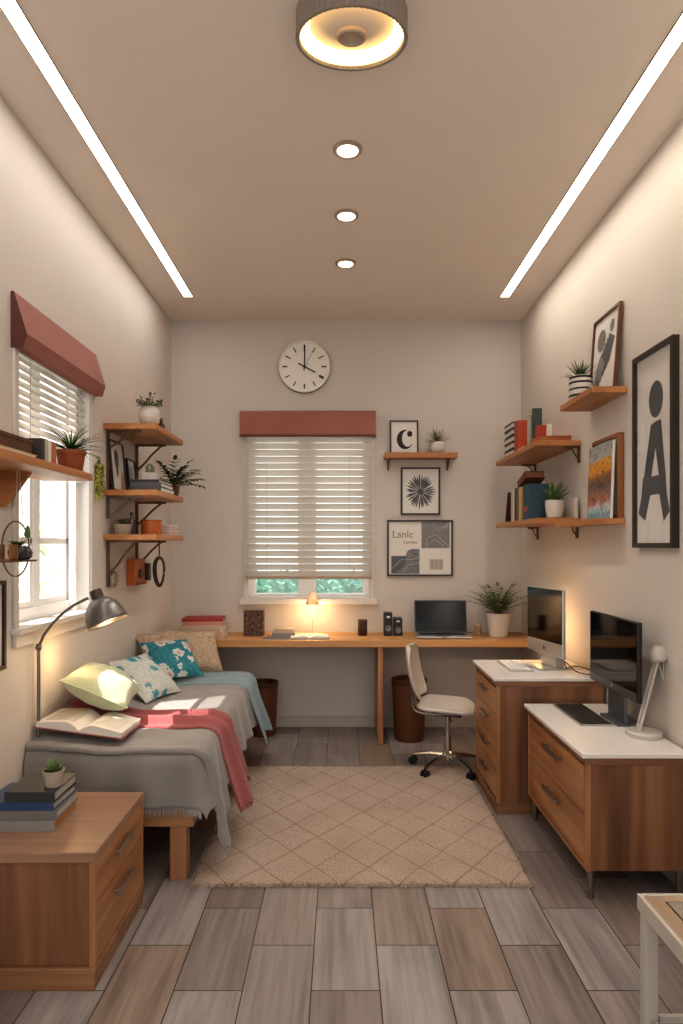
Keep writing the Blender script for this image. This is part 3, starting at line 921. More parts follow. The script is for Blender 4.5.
# back shelf
SX0, SX1, SZ, SY = .34, .905, 2.168, 5.03
t = thing('wall_shelf', 'short honey wood shelf on the back wall beside the window', 'shelf', (.62, 5.1, SZ))
b = nb(); box(b, SX0, SX1, SY, YB - .001, SZ - .042, SZ); obj('board', b, M['shelfx'], t, bevel=.003)
for x in (SX0 + .035, SX1 - .06):
    b = nb(); box(b, x - .007, x + .007, YB - .012, YB - .001, SZ - .125, SZ - .042); box(b, x - .007, x + .007, YB - .13, YB - .012, SZ - .054, SZ - .042)
    tube(b, [(x, YB - .012, SZ - .115), (x, YB - .05, SZ - .095), (x, YB - .1, SZ - .054)], .005, 6)
    obj('bracket', b, M['brown_metal'], t)
# C print standing on shelf
t, y = picture('framed_print', 'small black framed print of a bold crescent letter on the back shelf', (.50, 5.152, SZ), .225, .27, 0, R(4), .011, .018)
b = nb(); pts = []
for i in range(25):
    a = R(62 + i * (330 - 62) / 24); pts.append((.008 + .066 * math.cos(a), .118 + .078 * math.sin(a)))
inn = []
for i in range(21):
    a = R(318 - i * (318 - 78) / 20); inn.append((.028 + .045 * math.cos(a), .126 + .066 * math.sin(a)))
pts += inn
flat(b, pts, y); flat(b, disc_pts(.045, .163, .021, .024), y - .0004)
obj('letter', b, M['ink'], t, local=True, normals=False)
def f2(bl, bs): blades(bl, (0, 0, .08), 30, .13, .0075, 1.35, .25, 4)
pot_plant('potted_plant', 'small spiky plant in a round white pot on the back shelf', 'plant', (.755, 5.10, SZ), [(.03, 0), (.05, .012), (.063, .045), (.06, .075), (.046, .088), (.042, .086), (.04, .07), (.001, .07)], M['whitepot'], .04, .078, M['leafol'], f2)
# leaf print
t, y = picture('framed_print', 'black framed print of a dark round fan palm leaf on the back wall', (.632, YB - .001, 1.689), .312, .378, 0, 0, .013, .022)
b = nb(); rnd = random.Random(8)
for i in range(34):
    a = 2 * PI * i / 34 + rnd.uniform(-.05, .05); L = .116 * rnd.uniform(.9, 1.06); w = .0074
    c = Vector((.0, .186)); d = Vector((math.cos(a), math.sin(a) * 1.14)); s = Vector((-math.sin(a), math.cos(a)))
    p = [c + d * .02 - s * .0012, c + d * L * .7 - s * w, c + d * L - s * w * .35, c + d * L + s * w * .35, c + d * L * .7 + s * w, c + d * .02 + s * .0012]
    flat(b, p, y - .0001 * (i % 3))
flat(b, disc_pts(0, .186, .026, .024), y - .0004)
obj('leaf_motif', b, M['dgreyp'], t, local=True, normals=False)
# collage print
t, y = picture('framed_print', 'wide black framed grey collage print lowest on the back wall', (.628, YB - .001, 1.203), .522, .445, 0, 0, .013, .022)
b = nb(); flat(b, [(.012, .222), (.235, .222), (.235, .43), (.012, .43)], y); obj('grey_panel', b, M['greyp'], t, local=True, normals=False)
b = nb(); flat(b, [(-.228, .02), (-.105, .02), (-.105, .16), (-.228, .16)], y); obj('slate_panel', b, plain('slate_panel', '#5b6067', .7, var=.1, nscale=20), t, local=True, normals=False)
b = nb(); flat(b, [(-.20, .018), (-.004, .018), (-.004, .215), (-.06, .218), (-.10, .20), (-.112, .165), (-.112, .11), (-.15, .06)], y - .0006); obj('stone_shape', b, plain('speckled_stone', '#77787c', .8, var=.45, nscale=120), t, local=True, normals=False)
b = nb(); flat(b, [(.075, .05), (.185, .05), (.185, .135), (.075, .135)], y); obj('pale_square', b, M['ltgreyp'], t, local=True, normals=False)
b = nb()
for i in range(3): flat(b, [(.085 + i * .034, .058), (.110 + i * .034, .058), (.110 + i * .034, .128), (.085 + i * .034, .128)], y - .0006)
obj('pale_grid', b, plain('pale_grid', '#a39c95', .7), t, local=True, normals=False)
b = nb()
def pline(pts, r=.0013):
    tube(b, [(p[0], y - .0012, p[1]) for p in pts], r, 4)
pline([(.055, .225), (.055, .30), (.075, .315), (.13, .325), (.16, .30), (.20, .26), (.23, .235)])
pline([(.07, .25), (.11, .29), (.15, .27), (.19, .235)])
for i in range(5): pline([(.10 + i * .012, .425 - i * .02), (.13 + i * .01, .36 + i * .006), (.225, .385 + i * .009)], .001)
pline([(-.22, .06), (-.15, .13), (-.06, .13), (-.01, .15)]); pline([(-.14, .03), (-.09, .09), (-.01, .10)])
obj('drawn_lines', b, M['paperw'], t, local=True)
def text(parent, s, size, loc, mat, rot=(R(90), 0, 0), ext=.0004, name='lettering', align='LEFT', sx=1):
    cu = bpy.data.curves.new(name, 'FONT'); cu.body = s; cu.size = size; cu.extrude = ext; cu.align_x = align
    o = bpy.data.objects.new(name, cu); COL.objects.link(o); o.parent = parent; o.location = loc; o.rotation_euler = rot; o.scale = (sx, 1, 1)
    me = bpy.data.meshes.new_from_object(o.evaluated_get(bpy.context.evaluated_depsgraph_get()))
    me.materials.clear(); me.materials.append(mat)
    m = bpy.data.objects.new(name, me); COL.objects.link(m); m.parent = parent; m.location = loc; m.rotation_euler = rot; m.scale = (sx, 1, 1)
    bpy.data.objects.remove(o); bpy.data.curves.remove(cu)
    m.name = name
    return m
text(t, 'Lanlc', .082, (-.222, y - .001, .305), M['tanink'])
text(t, 'Camme', .036, (-.135, y - .001, .258), M['tanink'])

# ================================================================== BED
BXL, BXE, BY0 = -1.35, -.655, 2.845
BW = BXE - BXL
BML = -1.315
BZ = .57
t = thing('bed', 'single bed with oak frame along the left wall', 'bed', (-.97, 3.7, 0))
b = nb()
box(b, BML + .02, -.635, 2.80, 2.835, .235, .312); box(b, BML + .02, -.635, 4.585, 4.62, .235, .312)
box(b, -.67, -.635, 2.835, 4.585, .235, .312); box(b, BML + .02, BML + .055, 2.835, 4.585, .235, .312)
box(b, BML + .055, -.67, 2.835, 4.585, .29, .31)
obj('bed_frame', b, M['bedwood'], t, bevel=.004)
for (x, y) in ((-.705, 2.845), (BML + .05, 2.845), (-.705, 4.57), (BML + .05, 4.57)):
    b = nb(); box(b, x - .036, x + .036, y - .036, y + .036, 0, .235); obj('leg', b, M['bedwoodz'], t, bevel=.004)
b = nb(); box(b, BML, -.605, 2.825, 4.62, .312, .545); obj('mattress', b, M['mattress'], t, True, bevel=.06, seg=5)

def smooth(x):
    x = max(0, min(1, x)); return x * x * (3 - 2 * x)
def btop(x, y):
    s = x - BXL
    zz = BZ + .07 * smooth((.34 - s) / .34) * (.25 + .75 * smooth((y - 2.9) / .3))
    zz += .006 * noise.noise(Vector((x * 4, y * 4, 1))) + .004 * noise.noise(Vector((x * 11, y * 9, 3)))
    return zz
def drape(s, tt, lift=0, fx=.31, fy=.06, wav=.012, wf=16, box=False):
    a = max(0, s - BW); bb = max(0, -tt); d = math.hypot(a, bb)
    x0 = BXL + min(s, BW); y0 = BY0 + max(tt, 0)
    if d < 1e-6:
        return Vector((x0, y0, btop(x0, y0) + lift))
    ux, uy = a / d, bb / d
    if box: d = (a ** 5 + bb ** 5) ** .2
    r = .07; fl = fx * ux + fy * uy
    if d < r * PI / 2: o = r * math.sin(d / r); dr = r * (1 - math.cos(d / r))
    else:
        e = d - r * PI / 2; o = r + fl * e; dr = r + e * math.sqrt(1 - fl * fl)
    k = min(1, d / .3)
    ph = ((y0 - BY0) * ux + (x0 - BXE) * uy) * wf
    o += lift + wav * k * math.sin(ph) + wav * .6 * k * noise.noise(Vector((x0 * 6, y0 * 6, d * 3)))
    return Vector((x0 + ux * o, y0 - uy * o, btop(x0, y0) + lift * .6 * (1 - min(1, d / .12)) - dr))

def cloth(name, mat, parent, fn, nu, nv, thick, local=False, label=None):
    b = nb(); g = [[b.verts.new(fn(i / nu, j / nv)) for j in range(nv + 1)] for i in range(nu + 1)]
    for i in range(nu):
        for j in range(nv): b.faces.new((g[i][j], g[i + 1][j], g[i + 1][j + 1], g[i][j + 1]))
    o = obj(name, b, mat, parent, True, normals=True)
    solid(o, thick, 0)
    return o

# grey blanket: covers top, near end, right side
NEAR, SIDE = .285, .30
def gb(u, v):
    tt = -NEAR + v * (NEAR + 1.62)
    s = u * (BW + SIDE)
    return drape(s, tt, .002, fx=.22, fy=.04, wav=.014, wf=26, box=True)
bk = thing('blanket', 'grey fringed blanket covering the bed', 'blanket', (-.97, 3.6, BZ))
cloth('cover_cloth', M['greyblanket'], bk, gb, 110, 130, .004)
def fringe(bm, pa, n, L, out=(0, 0, 0)):
    for i in range(n):
        f_ = (i + .5) / n
        p = pa(f_)
        q = p + Vector((rnd.uniform(-.006, .006), rnd.uniform(-.003, .003), -L * rnd.uniform(.8, 1.1))) + Vector(out) * L
        tube(bm, [p, p.lerp(q, .5) + Vector((rnd.uniform(-.002, .002), 0, 0)), q], [.0022, .0022, .0012], 4)
b = nb(); rnd = random.Random(2)
fringe(b, lambda f_: gb(f_ * (BW + .22) / (BW + SIDE), 0), 150, .036)
obj('fringe', b, M['greyfringe'], bk)
# second grey layer folded over the foot, its corner hanging low at the side
def hang2(v): return .28 + .23 * smooth(v / .32) - .10 * smooth((v - .32) / .5)
def gb2(u, v):
    tt = -.055 + v * .27
    fl = .05 + .14 * smooth(v / .40)
    s = .0 + u * (BW + hang2(v))
    e = min(v, 1 - v)
    lift = .010 + .016 * math.sin(min(1, v * 6) * PI) * (v < .17) + .006 * math.sin(s * 7 + v * 5)
    if e < 1e-6: lift = .006
    return drape(s, tt, lift, fx=fl, wav=.010, wf=30)
k2 = thing('blanket', 'grey blanket folded across the foot of the bed, fringed corner hanging low', 'blanket', (-.97, 2.95, BZ))
cloth('cover_cloth', M['greyblanket'], k2, gb2, 110, 40, .006)
b = nb(); fringe(b, lambda f_: gb2(1, f_ * .38), 46, .03, (.1, 0, 0)); obj('fringe', b, M['greyfringe'], k2)

def strip(y0, y1, s0, hang, lift, ripple, seed, skew=0, wav=.016):
    def fn(u, v):
        tt = (y0 - BY0) + v * (y1 - y0)
        s = s0 + u * (BW + hang - s0 + .03 * math.sin(v * 5 + seed))
        tt += skew * max(0, s - BW) + .012 * math.sin(s * 9 + seed)
        return drape(s, tt, lift + ripple * (.5 + .5 * math.sin(v * PI * 5 + s * 2.0 + seed)) * (math.sin(v * PI) ** .5 if 0 < v < 1 else 0), wav=wav, wf=22)
    return fn
o = cloth('throw_blanket', M['red'], None, strip(3.09, 3.43, .0, .41, .006, .032, 1.0, .05), 90, 36, .007)
tag(o, 'red knitted throw laid across the bed and hanging to the floor side', 'blanket')
rf = nb(); sf = strip(3.09, 3.43, .0, .41, .006, .032, 1.0, .05)
rnd = random.Random(12)
fringe(rf, lambda f_: sf(1, f_), 60, .02, (.15, 0, 0))
obj('fringe', rf, M['red'], o)
o = cloth('throw_blanket', M['teal'], None, strip(4.07, 4.45, .10, .42, .006, .022, 2.6, .02), 80, 36, .008)
tag(o, 'blue knitted throw across the head of the bed beside the beige cushions', 'blanket')

# cushions
def cushion(label, c, ex, ey, w, h, th, mat, pipe=None, group='cushions on the bed', crease=None):
    ex = Vector(ex).normalized(); ey = Vector(ey); ey = (ey - ex * ey.dot(ex)).normalized(); n = ex.cross(ey)
    m = Matrix((ex, ey, n)).transposed()
    b = nb(); K = 22; rnd = random.Random(hash(label) % 1000 if False else len(label))
    def P(i, j, sg):
        u = -1 + 2 * i / K; v = -1 + 2 * j / K
        x = w / 2 * u * (1 - .09 * (1 - v * v) * u * u); y = h / 2 * v * (1 - .09 * (1 - u * u) * v * v)
        e = max(0, (1 - u * u) * (1 - v * v))
        z = sg * th / 2 * e ** .42 * (1 + .15 * noise.noise(Vector((u * 2 + len(label), v * 2, sg * 3))))
        z += .006 * noise.noise(Vector((u * 5, v * 5, len(label)))) * (e ** .2)
        return Vector((x, y, z))
    for sg in (-1, 1):
        g = [[b.verts.new(P(i, j, sg)) for j in range(K + 1)] for i in range(K + 1)]
        for i in range(K):
            for j in range(K): b.faces.new((g[i][j], g[i + 1][j], g[i + 1][j + 1], g[i][j + 1]))
    bmesh.ops.remove_doubles(b, verts=b.verts, dist=.0004)
    o = obj('cushion', b, mat, None, True, local=True)
    o.location = c; o.rotation_euler = m.to_euler()
    tag(o, label, 'cushion', group)
    b = nb(); ring = [P(i, 0, 0) for i in range(K)] + [P(K, j, 0) for j in range(K)] + [P(K - i, K, 0) for i in range(K)] + [P(0, K - j, 0) for j in range(K)]
    tube(b, ring, .0035, 6, True); obj('piping', b, pipe or mat, o, True, local=True)
    return o
cushion('pale green cushion leaning on the wall nearest the open book', (-1.165, 3.19, .76), (.9, .126, -.418), (-.154, .988, -.032), .325, .46, .17, M['green_c'])
cushion('white cushion with teal leaf pattern between the green and the teal cushion', (-1.125, 3.741, .691), (.337, .941, -.012), (-.731, .27, .627), .335, .33, .12, M['white_c'])
cushion('teal cushion with white flowers in front of the beige ones', (-1.09, 4.19, .714), (.778, .628, -.009), (-.499, .627, .598), .32, .335, .12, M['teal_c'])
cushion('beige speckled cushion at the corner of the desk, right of the teal one', (-1.02, 4.50, .715), (.82, .56, -.08), (-.28, .50, .80), .385, .33, .11, M['beige_c'])
cushion('beige speckled cushion against the left wall behind the teal one', (-1.19, 4.36, .74), (.66, .75, -.03), (-.42, .50, .75), .33, .30, .10, M['beige_c'])

# open book on the bed
gp = plain('page_picture', '#b9b3a6', .8, var=.25, nscale=14)
yp = plain('page_yellow', '#cfc088', .8, var=.15, nscale=20)
ob = open_book('open_book', 'large open picture book lying on the red throw at the foot of the bed', (-1.142, 2.955, BZ + .058), .19, .24, R(-2), .034, bc('#8f4f47'), M['paper'], R(7),
    [[(.2, .88, -.38, .28, gp), (.25, .8, .3, .45, yp)], [(.25, .85, -.35, .2, plain('page_text', '#cdc6ba', .8, var=.08, nscale=60))]])

# ================================================================== FLOOR LAMP
LPY = 2.86
def LP(px, py): return Vector(((px - 341) * LPY / 650, LPY, 1.45 - (py - 545) * LPY / 650))
t = thing('floor_lamp', 'grey arc lamp with a dome shade beside the bed under the window', 'lamp', (-1.30, LPY, 0))
b = nb(); lathe(b, [(.07, 0), (.07, .012), (.065, .018), (.02, .022)], (-1.275, LPY + .08, 0), 32); obj('base', b, M['lampgrey'], t, True)
b = nb(); tube(b, [(-1.331, LPY, .02), (-1.331, LPY, .6), (-1.33, LPY, 1.0)], .0075, 10); obj('pole', b, M['lampgrey'], t, True)
b = nb(); tube(b, [(-1.275, LPY + .08, .02), (-1.331, LPY, .026)], .008, 8); obj('foot_arm', b, M['lampgrey'], t, True)
b = nb(); sphere(b, (-1.33, LPY, 1.0), .014, 1, 1, 1.2); obj('joint', b, M['lampgrey'], t, True)
arc = [Vector((-1.33, LPY, 1.0)), LP(44, 635), LP(53, 623), LP(63, 613), LP(74, 605), LP(88, 598)]
b = nb(); tube(b, arc, .0065, 10); obj('arm', b, M['lampgrey'], t, True)
ax = Vector((.40, -.10, -.9)).normalized()
q = Vector((0, 0, 1)).rotation_difference(-ax).to_matrix().to_4x4()   # local +z points back to the neck
o0 = LP(108, 623)
b = nb(); lathe(b, [(.092, 0), (.090, .012), (.084, .045), (.070, .08), (.048, .105), (.03, .116), (.001, .119)], o0, 40, mtx=q, cap=False)
o = obj('lamp_shade', b, M['lampgrey'], t, True); solid(o, .003)
b = nb(); lathe(b, [(.028, .108), (.026, .155), (.021, .158)], o0, 24, mtx=q); obj('socket', b, M['dkmetal'], t, True)
b = nb(); sphere(b, o0 + (q @ Vector((0, 0, .05))), .022); obj('bulb', b, emis('floor_lamp_bulb', '#ffc27a', 3), t, True)

# ================================================================== NIGHTSTAND
NX1, NY0, NY1 = -.80, 2.11, 2.635
t = thing('nightstand', 'low walnut two-drawer chest at the foot of the bed', 'chest of drawers', (-1.07, 2.37, 0))
b = nb(); box(b, XL + .016, NX1 - .02, NY0 + .012, NY1 - .012, .075, .415); obj('carcass', b, M['walnut'], t, bevel=.003)
b = nb(); box(b, XL + .016, NX1 + .002, NY0, NY1, .415, .45); obj('top_board', b, M['nt_top'], t, bevel=.004)
b = nb(); box(b, XL + .016, NX1 - .002, NY0 + .002, NY1 - .002, 0, .055); box(b, XL + .016, NX1 + .004, NY0 - .002, NY1 + .002, .055, .075); obj('plinth', b, M['walnutx'], t, bevel=.003)
for ya, yb in ((NY0 + .004, NY0 + .022), (NY1 - .022, NY1 - .004)):
    b = nb(); box(b, NX1 - .02, NX1, ya, yb, .075, .415); obj('stile', b, M['oak'], t, bevel=.002)
def barhandle(parent, x, yc, zc, L, dx, mat, drop=0, r=.006):
    b = nb()
    sg = 1 if dx > 0 else -1
    for s in (-1, 1): box(b, min(x, x + dx), max(x, x + dx), yc + s * L * .42 - .004, yc + s * L * .42 + .004, zc - .004, zc + .004)
    box(b, x + dx - .004, x + dx + .004, yc - L / 2, yc + L / 2, zc - .011, zc + .011)
    obj('handle', b, mat, parent, bevel=.002)
for z0, z1 in ((.275, .41), (.08, .27)):
    b = nb(); box(b, NX1 - .018, NX1 - .003, NY0 + .024, NY1 - .024, z0, z1); d = obj('drawer', b, M['oaky'], t, bevel=.003)
    barhandle(d, NX1 - .003, (NY0 + NY1) / 2, z1 - .045, .17, .022, M['handle'])
# books on nightstand
zz = .45
for (w, h, th, c, x, y, r, lab, pg) in (
    (.20, .26, .036, '#8a8580', -1.13, 2.365, R(90), 'grey hardback book at the bottom of the pile on the nightstand', plain('tan_pages', '#a9753f', .8)),
    (.195, .255, .034, '#6f6d6b', -1.125, 2.368, R(91.5), 'slate grey book second from bottom on the nightstand', None),
    (.19, .25, .028, '#2d4468', -1.13, 2.37, R(89), 'navy blue book on the nightstand under the black one', None),
    (.19, .175, .036, '#34363a', -1.092, 2.372, R(90.5), 'black glossy book on top of the nightstand pile', None)):
    book('book', lab, (x, y, zz), (w, h, th), bc(c, .3), (0, 0, r), pg or M['greypages'], 'books on the nightstand'); zz += th
def f3(bl, bs): blades(bl, (0, 0, .05), 22, .052, .009, 1.2, .2, 9, thick=2)
pot_plant('potted_plant', 'tiny succulent in a beige pot on top of the nightstand books', 'plant', (-1.035, 2.34, zz), potprof(.03, .038, .058), M['concrete'], .034, .048, leafmat('succulent', '#4f6a3a', '#7d9460'), f3)

# ================================================================== RIGHT CABINETS
def cabinet(label, x0, y0, y1, zt, zb, nd, ztop_d, zbot_d, slab, plinth, hmat, hl, hd):
    t = thing('drawer_cabinet', label, 'cabinet', ((x0 + XR) / 2, (y0 + y1) / 2, 0))
    x1 = XR - .016
    b = nb(); box(b, x0 + .02, x1, y0 + .004, y1 - .004, zb, zt - slab); obj('carcass', b, M['walnut'], t, bevel=.003)
    b = nb(); box(b, x0 - .004, x1, y0 - .002, y1 + .002, zt - slab - .03, zt - slab); obj('top_rail', b, M['walnutx'], t, bevel=.003)
    b = nb(); box(b, x0 - .02, x1, y0 - .012, y1 + .006, zt - slab, zt); obj('worktop', b, M['white_top'], t, bevel=.004)
    for ya, yb in ((y0, y0 + .024), (y1 - .024, y1)):
        b = nb(); box(b, x0, x0 + .02, ya, yb, zb, zt - slab - .03); obj('stile', b, M['oak'], t, bevel=.002)
    if not plinth:
        b = nb(); box(b, x0, x0 + .02, y0 + .024, y1 - .024, zb, zb + .016); obj('bottom_rail', b, M['oaky'], t, bevel=.002)
    if plinth:
        b = nb(); box(b, x0 - .006, x1, y0 - .004, y1 + .004, 0, zb); obj('plinth', b, M['walnutx'], t, bevel=.003)
    else:
        for (x, y) in ((x0 + .03, y0 + .03), (x0 + .03, y1 - .03), (x1 - .03, y0 + .03), (x1 - .03, y1 - .03)):
            b = nb(); lathe(b, [(.012, 0), (.014, .004), (.014, zb)], (x, y, 0), 16); obj('leg', b, M['steel'], t, True)
    hgt = (ztop_d - zbot_d) / nd
    for k in range(nd):
        a = zbot_d + k * hgt
        b = nb(); box(b, x0 + .001, x0 + .019, y0 + .027, y1 - .027, a + .003, a + hgt - .003); d = obj('drawer', b, M['oaky'], t, bevel=.003)
        barhandle(d, x0 + .001, (y0 + y1) / 2 - .01, a + hgt - hd, hl, -.022, hmat)
    return t
cabinet('tall oak cabinet with four drawers and a white top under the silver computer', .84, 3.50, 4.045, .735, .06, 4, .675, .075, .018, True, M['handle_dk'], .15, .045)
cabinet('low oak cabinet with two drawers on metal legs, nearest on the right wall', .995, 2.64, 3.46, .605, .122, 2, .545, .142, .02, False, M['handle_dk'], .22, .06)

# silver computer on tall cabinet
CZ = .735
t = thing('computer_monitor', 'silver all-in-one computer with black screen on the tall cabinet', 'computer', (1.235, 3.80, CZ))
th = math.atan2(-.075, .36)
fr = Matrix.Translation((1.195, 3.79, 0)) @ Matrix.Rotation(R(90) - th, 4, 'Z')
# local: x along the screen (to +Y), -? front faces -X
def fm(px, py, pz): return fr @ Vector((px, py, pz))
b = nb(); box(b, -.20, .20, -.008, .012, .815, 1.20, fr); case = obj('housing', b, M['alu'], t, bevel=.005)
b = nb(); box(b, -.196, .196, .0125, .0135, .895, 1.196, fr); obj('screen', b, M['screen'], case)
b = nb()
for k in range(1): pass
def mark(bm, cx, cz, r, y):
    bm.faces.new([bm.verts.new(fm(cx + r * math.cos(2 * PI * i / 16) * (1 - .12 * (math.sin(2 * PI * i / 16) > .8)), y, cz + r * math.sin(2 * PI * i / 16))) for i in range(16)])
    bm.faces.new([bm.verts.new(fm(cx + p[0] * r, y, cz + p[1] * r)) for p in ((0, 1.05), (.15, 1.5), (.5, 1.65), (.4, 1.2))])
mark(b, 0, .853, .011, .0132); obj('logo', b, M['black'], case, normals=False)
b = nb(); prism(b, [(-.012, CZ + .012), (-.06, CZ + .012), (-.075, CZ + .02), (-.03, .96), (-.008, .96)], 'X', -.08, .08)
for v in b.verts: v.co = fr @ v.co
obj('stand_neck', b, M['alu'], t, bevel=.003)
b = nb(); box(b, -.09, .09, -.10, .085, CZ, CZ + .012, fr); obj('stand_foot', b, M['alu'], t, bevel=.005)

def keyboard(label, x0, x1, y0, y1, z, body, keys, rows=5, cols=14):
    t = thing('keyboard', label, 'keyboard', ((x0 + x1) / 2, (y0 + y1) / 2, z))
    b = nb(); box(b, x0, x1, y0, y1, z, z + .008); o = obj('tray', b, body, t, bevel=.003)
    b = nb()
    dx = (x1 - x0 - .016) / rows; dy = (y1 - y0 - .016) / cols
    for r_ in range(rows):
        for c in range(cols):
            if r_ == 0 and 4 <= c <= 9:
                if c > 4: continue
                box(b, x0 + .008, x0 + .008 + dx * .84, y0 + .008 + c * dy, y0 + .008 + 10 * dy - .003, z + .008, z + .0125); continue
            box(b, x0 + .008 + r_ * dx, x0 + .008 + r_ * dx + dx * .84, y0 + .008 + c * dy, y0 + .008 + c * dy + dy * .84, z + .008, z + .0125)
    obj('keys', b, keys, t)
keyboard('white keyboard on the tall cabinet in front of the silver computer', .955, 1.085, 3.66, 3.99, CZ, M['alu'], M['keyw'])
# cable of the silver computer
b = nb(); pts = []
cp = [(1.25, 3.62, .80), (1.30, 3.60, .752), (1.35, 3.56, .742), (1.40, 3.60, .742), (1.41, 3.72, .742), (1.37, 3.80, .742), (1.31, 3.74, .745), (1.28, 3.70, .76), (1.262, 3.73, .85)]
def cr(P, n=8):
    out = []; P = [Vector(p) for p in P]
    for i in range(len(P) - 1):
        p0 = P[max(i - 1, 0)]; p1 = P[i]; p2 = P[i + 1]; p3 = P[min(i + 2, len(P) - 1)]
        for k in range(n):
            s = k / n
            out.append(.5 * ((2 * p1) + (p2 - p0) * s + (2 * p0 - 5 * p1 + 4 * p2 - p3) * s * s + (3 * p1 - p0 - 3 * p2 + p3) * s ** 3))
    out.append(P[-1]); return out
tube(b, cr(cp), .0035, 6); o = obj('power_cable', b, M['cable'], None, True); tag(o, 'thin brown cable looping behind the silver computer', 'cable')

# black monitor on low cabinet
KZ = .605
t = thing('computer_monitor', 'black computer monitor on the low cabinet beside the white lamp', 'computer', (1.32, 3.1, KZ))
b = nb(); box(b, 1.302, 1.322, 2.85, 3.40, .752, 1.108); case = obj('housing', b, M['black'], t, bevel=.004)
b = nb(); box(b, 1.3005, 1.302, 2.862, 3.392, .795, 1.102); obj('screen', b, M['screen'], case)
b = nb(); box(b, 1.3012, 1.303, 2.865, 3.39, .757, .792); obj('chin', b, M['aludk'], case)
b = nb(); lathe(b, [(.009, 0), (.009, .001)], (1.3012, 3.125, .775), 16, mtx=Matrix.Rotation(R(-90), 4, 'Y')); obj('logo', b, M['alu'], case)
b = nb(); box(b, 1.322, 1.336, 3.03, 3.22, .615, .93); obj('stand_neck', b, M['aludk'], t, bevel=.003)
b = nb(); box(b, 1.285, 1.400, 3.02, 3.23, KZ, KZ + .012); obj('stand_foot', b, M['aludk'], t, bevel=.004)
keyboard('black keyboard on the low cabinet in front of the black monitor', 1.115, 1.275, 3.03, 3.42, KZ, M['alu'], M['keyb'], 6, 16)

# white desk lamp
t = thing('desk_lamp', 'white enamel desk lamp with twin rod arm at the right wall', 'lamp', (1.343, 2.88, KZ))
b = nb(); lathe(b, [(.073, 0), (.075, .004), (.075, .018), (.069, .024), (.001, .025)], (1.343, 2.88, KZ), 40, cap=False); obj('base', b, M['offwhite'], t, True)
b = nb(); lathe(b, [(.014, .024), (.014, .05), (.001, .052)], (1.323, 2.88, KZ), 20, cap=False); obj('pivot', b, M['offwhite'], t, True)
b = nb()
for dy in (-.013, .013): tube(b, [(1.320, 2.88 + dy, KZ + .035), (1.400, 2.88 + dy, KZ + .345)], .0065, 10)
obj('arm', b, M['offwhite'], t, True)
b = nb(); ax = Vector((-.28, 0, .96)).normalized(); q = Vector((0, 0, 1)).rotation_difference(ax).to_matrix().to_4x4()
lathe(b, [(.036, 0), (.037, .018), (.033, .04), (.024, .056), (.012, .064), (.001, .066)], (1.411, 2.88, KZ + .335), 32, sx=1.1, mtx=q, cap=False); o = obj('lamp_shade', b, M['offwhite'], t, True); solid(o, .003)
b = nb(); tube(b, cr([(1.428, 2.88, KZ + .385), (1.428, 2.88, KZ + .35), (1.428, 2.88, KZ + .29), (1.428, 2.88, KZ + .25), (1.420, 2.88, KZ + .27), (1.406, 2.88, KZ + .33)]), .003, 6); obj('cable_loop', b, M['offwhite'], t, True)
b = nb(); tube(b, cr([(1.395, 2.96, KZ + .006), (1.405, 3.0, KZ + .005), (1.408, 3.1, KZ + .005), (1.408, 3.25, KZ + .005), (1.408, 3.40, KZ + .005)]), .003, 6); o = obj('power_cable', b, M['aludk'], None, True); tag(o, 'dark cable lying along the wall behind the white desk lamp', 'cable')

# ================================================================== OFFICE CHAIR
t = thing('office_chair', 'white shell office chair on a chrome wheeled base', 'chair', (.69, 4.20, 0), rot=(0, 0, R(-15)))
# local: faces +x
def shell(name, fn, nu, nv, th, mat):
    b = nb(); g = [[b.verts.new(fn(i / nu, j / nv)) for j in range(nv + 1)] for i in range(nu + 1)]
    for i in range(nu):
        for j in range(nv): b.faces.new((g[i][j], g[i + 1][j], g[i + 1][j + 1], g[i][j + 1]))
    o = obj(name, b, mat, t, True, local=True); solid(o, th, 0)
    sb = o.modifiers.new('Subsurf', 'SUBSURF'); sb.levels = 1; sb.render_levels = 2
    return o
def rr_w(v, w, e=.16):
    # rounded-corner half-width along v in 0..1
    if v < e: s = (e - v) / e
    elif v > 1 - e: s = (v - 1 + e) / e
    else: s = 0
    return w * (1 - .45 * (1 - math.sqrt(max(0, 1 - s * s))))
def seatf(u, v):
    x = -.19 + .36 * u; w = rr_w(u, .205, .25); y = (v * 2 - 1) * w
    z = .405 + .012 * (2 * v - 1) ** 2 - .02 * smooth((u - .75) / .25) + .012 * (1 - u)
    return Vector((x, y, z))
shell('seat', seatf, 12, 10, .028, M['chairshell'])
def backf(u, v):
    z = .462 + .335 * u; w = rr_w(u, .195, .3); y = (v * 2 - 1) * w
    x = -.185 - .075 * u - .02 * math.sin(u * PI) + .035 * (2 * v - 1) ** 2
    return Vector((x, y, z))
shell('backrest', backf, 12, 10, .022, M['chairshell'])
b = nb(); tube(b, cr([(-.02, 0, .385), (-.14, 0, .385), (-.205, 0, .41), (-.222, 0, .48), (-.235, 0, .56)]), .013, 8)
for s in (-1, 1): tube(b, cr([(.08, s * .14, .392), (-.1, s * .155, .39), (-.19, s * .16, .41), (-.21, s * .16, .49)]), .008, 8)
obj('back_bracket', b, M['steel'], t, True, local=True)
b = nb(); box(b, -.09, .09, -.07, .07, .355, .388); obj('seat_plate', b, M['black'], t, bevel=.006, local=True)
b = nb(); tube(b, [(.02, -.06, .37), (.03, -.17, .37), (.04, -.2, .365)], .005, 6); obj('lever', b, M['black'], t, True, local=True)
b = nb(); lathe(b, [(.024, .07), (.024, .22), (.014, .22), (.014, .36)], n=20); obj('gas_column', b, M['chrome'], t, True, local=True)
b = nb(); lathe(b, [(.036, .065), (.036, .115), (.026, .125)], n=24); obj('hub', b, M['chrome'], t, True, local=True)
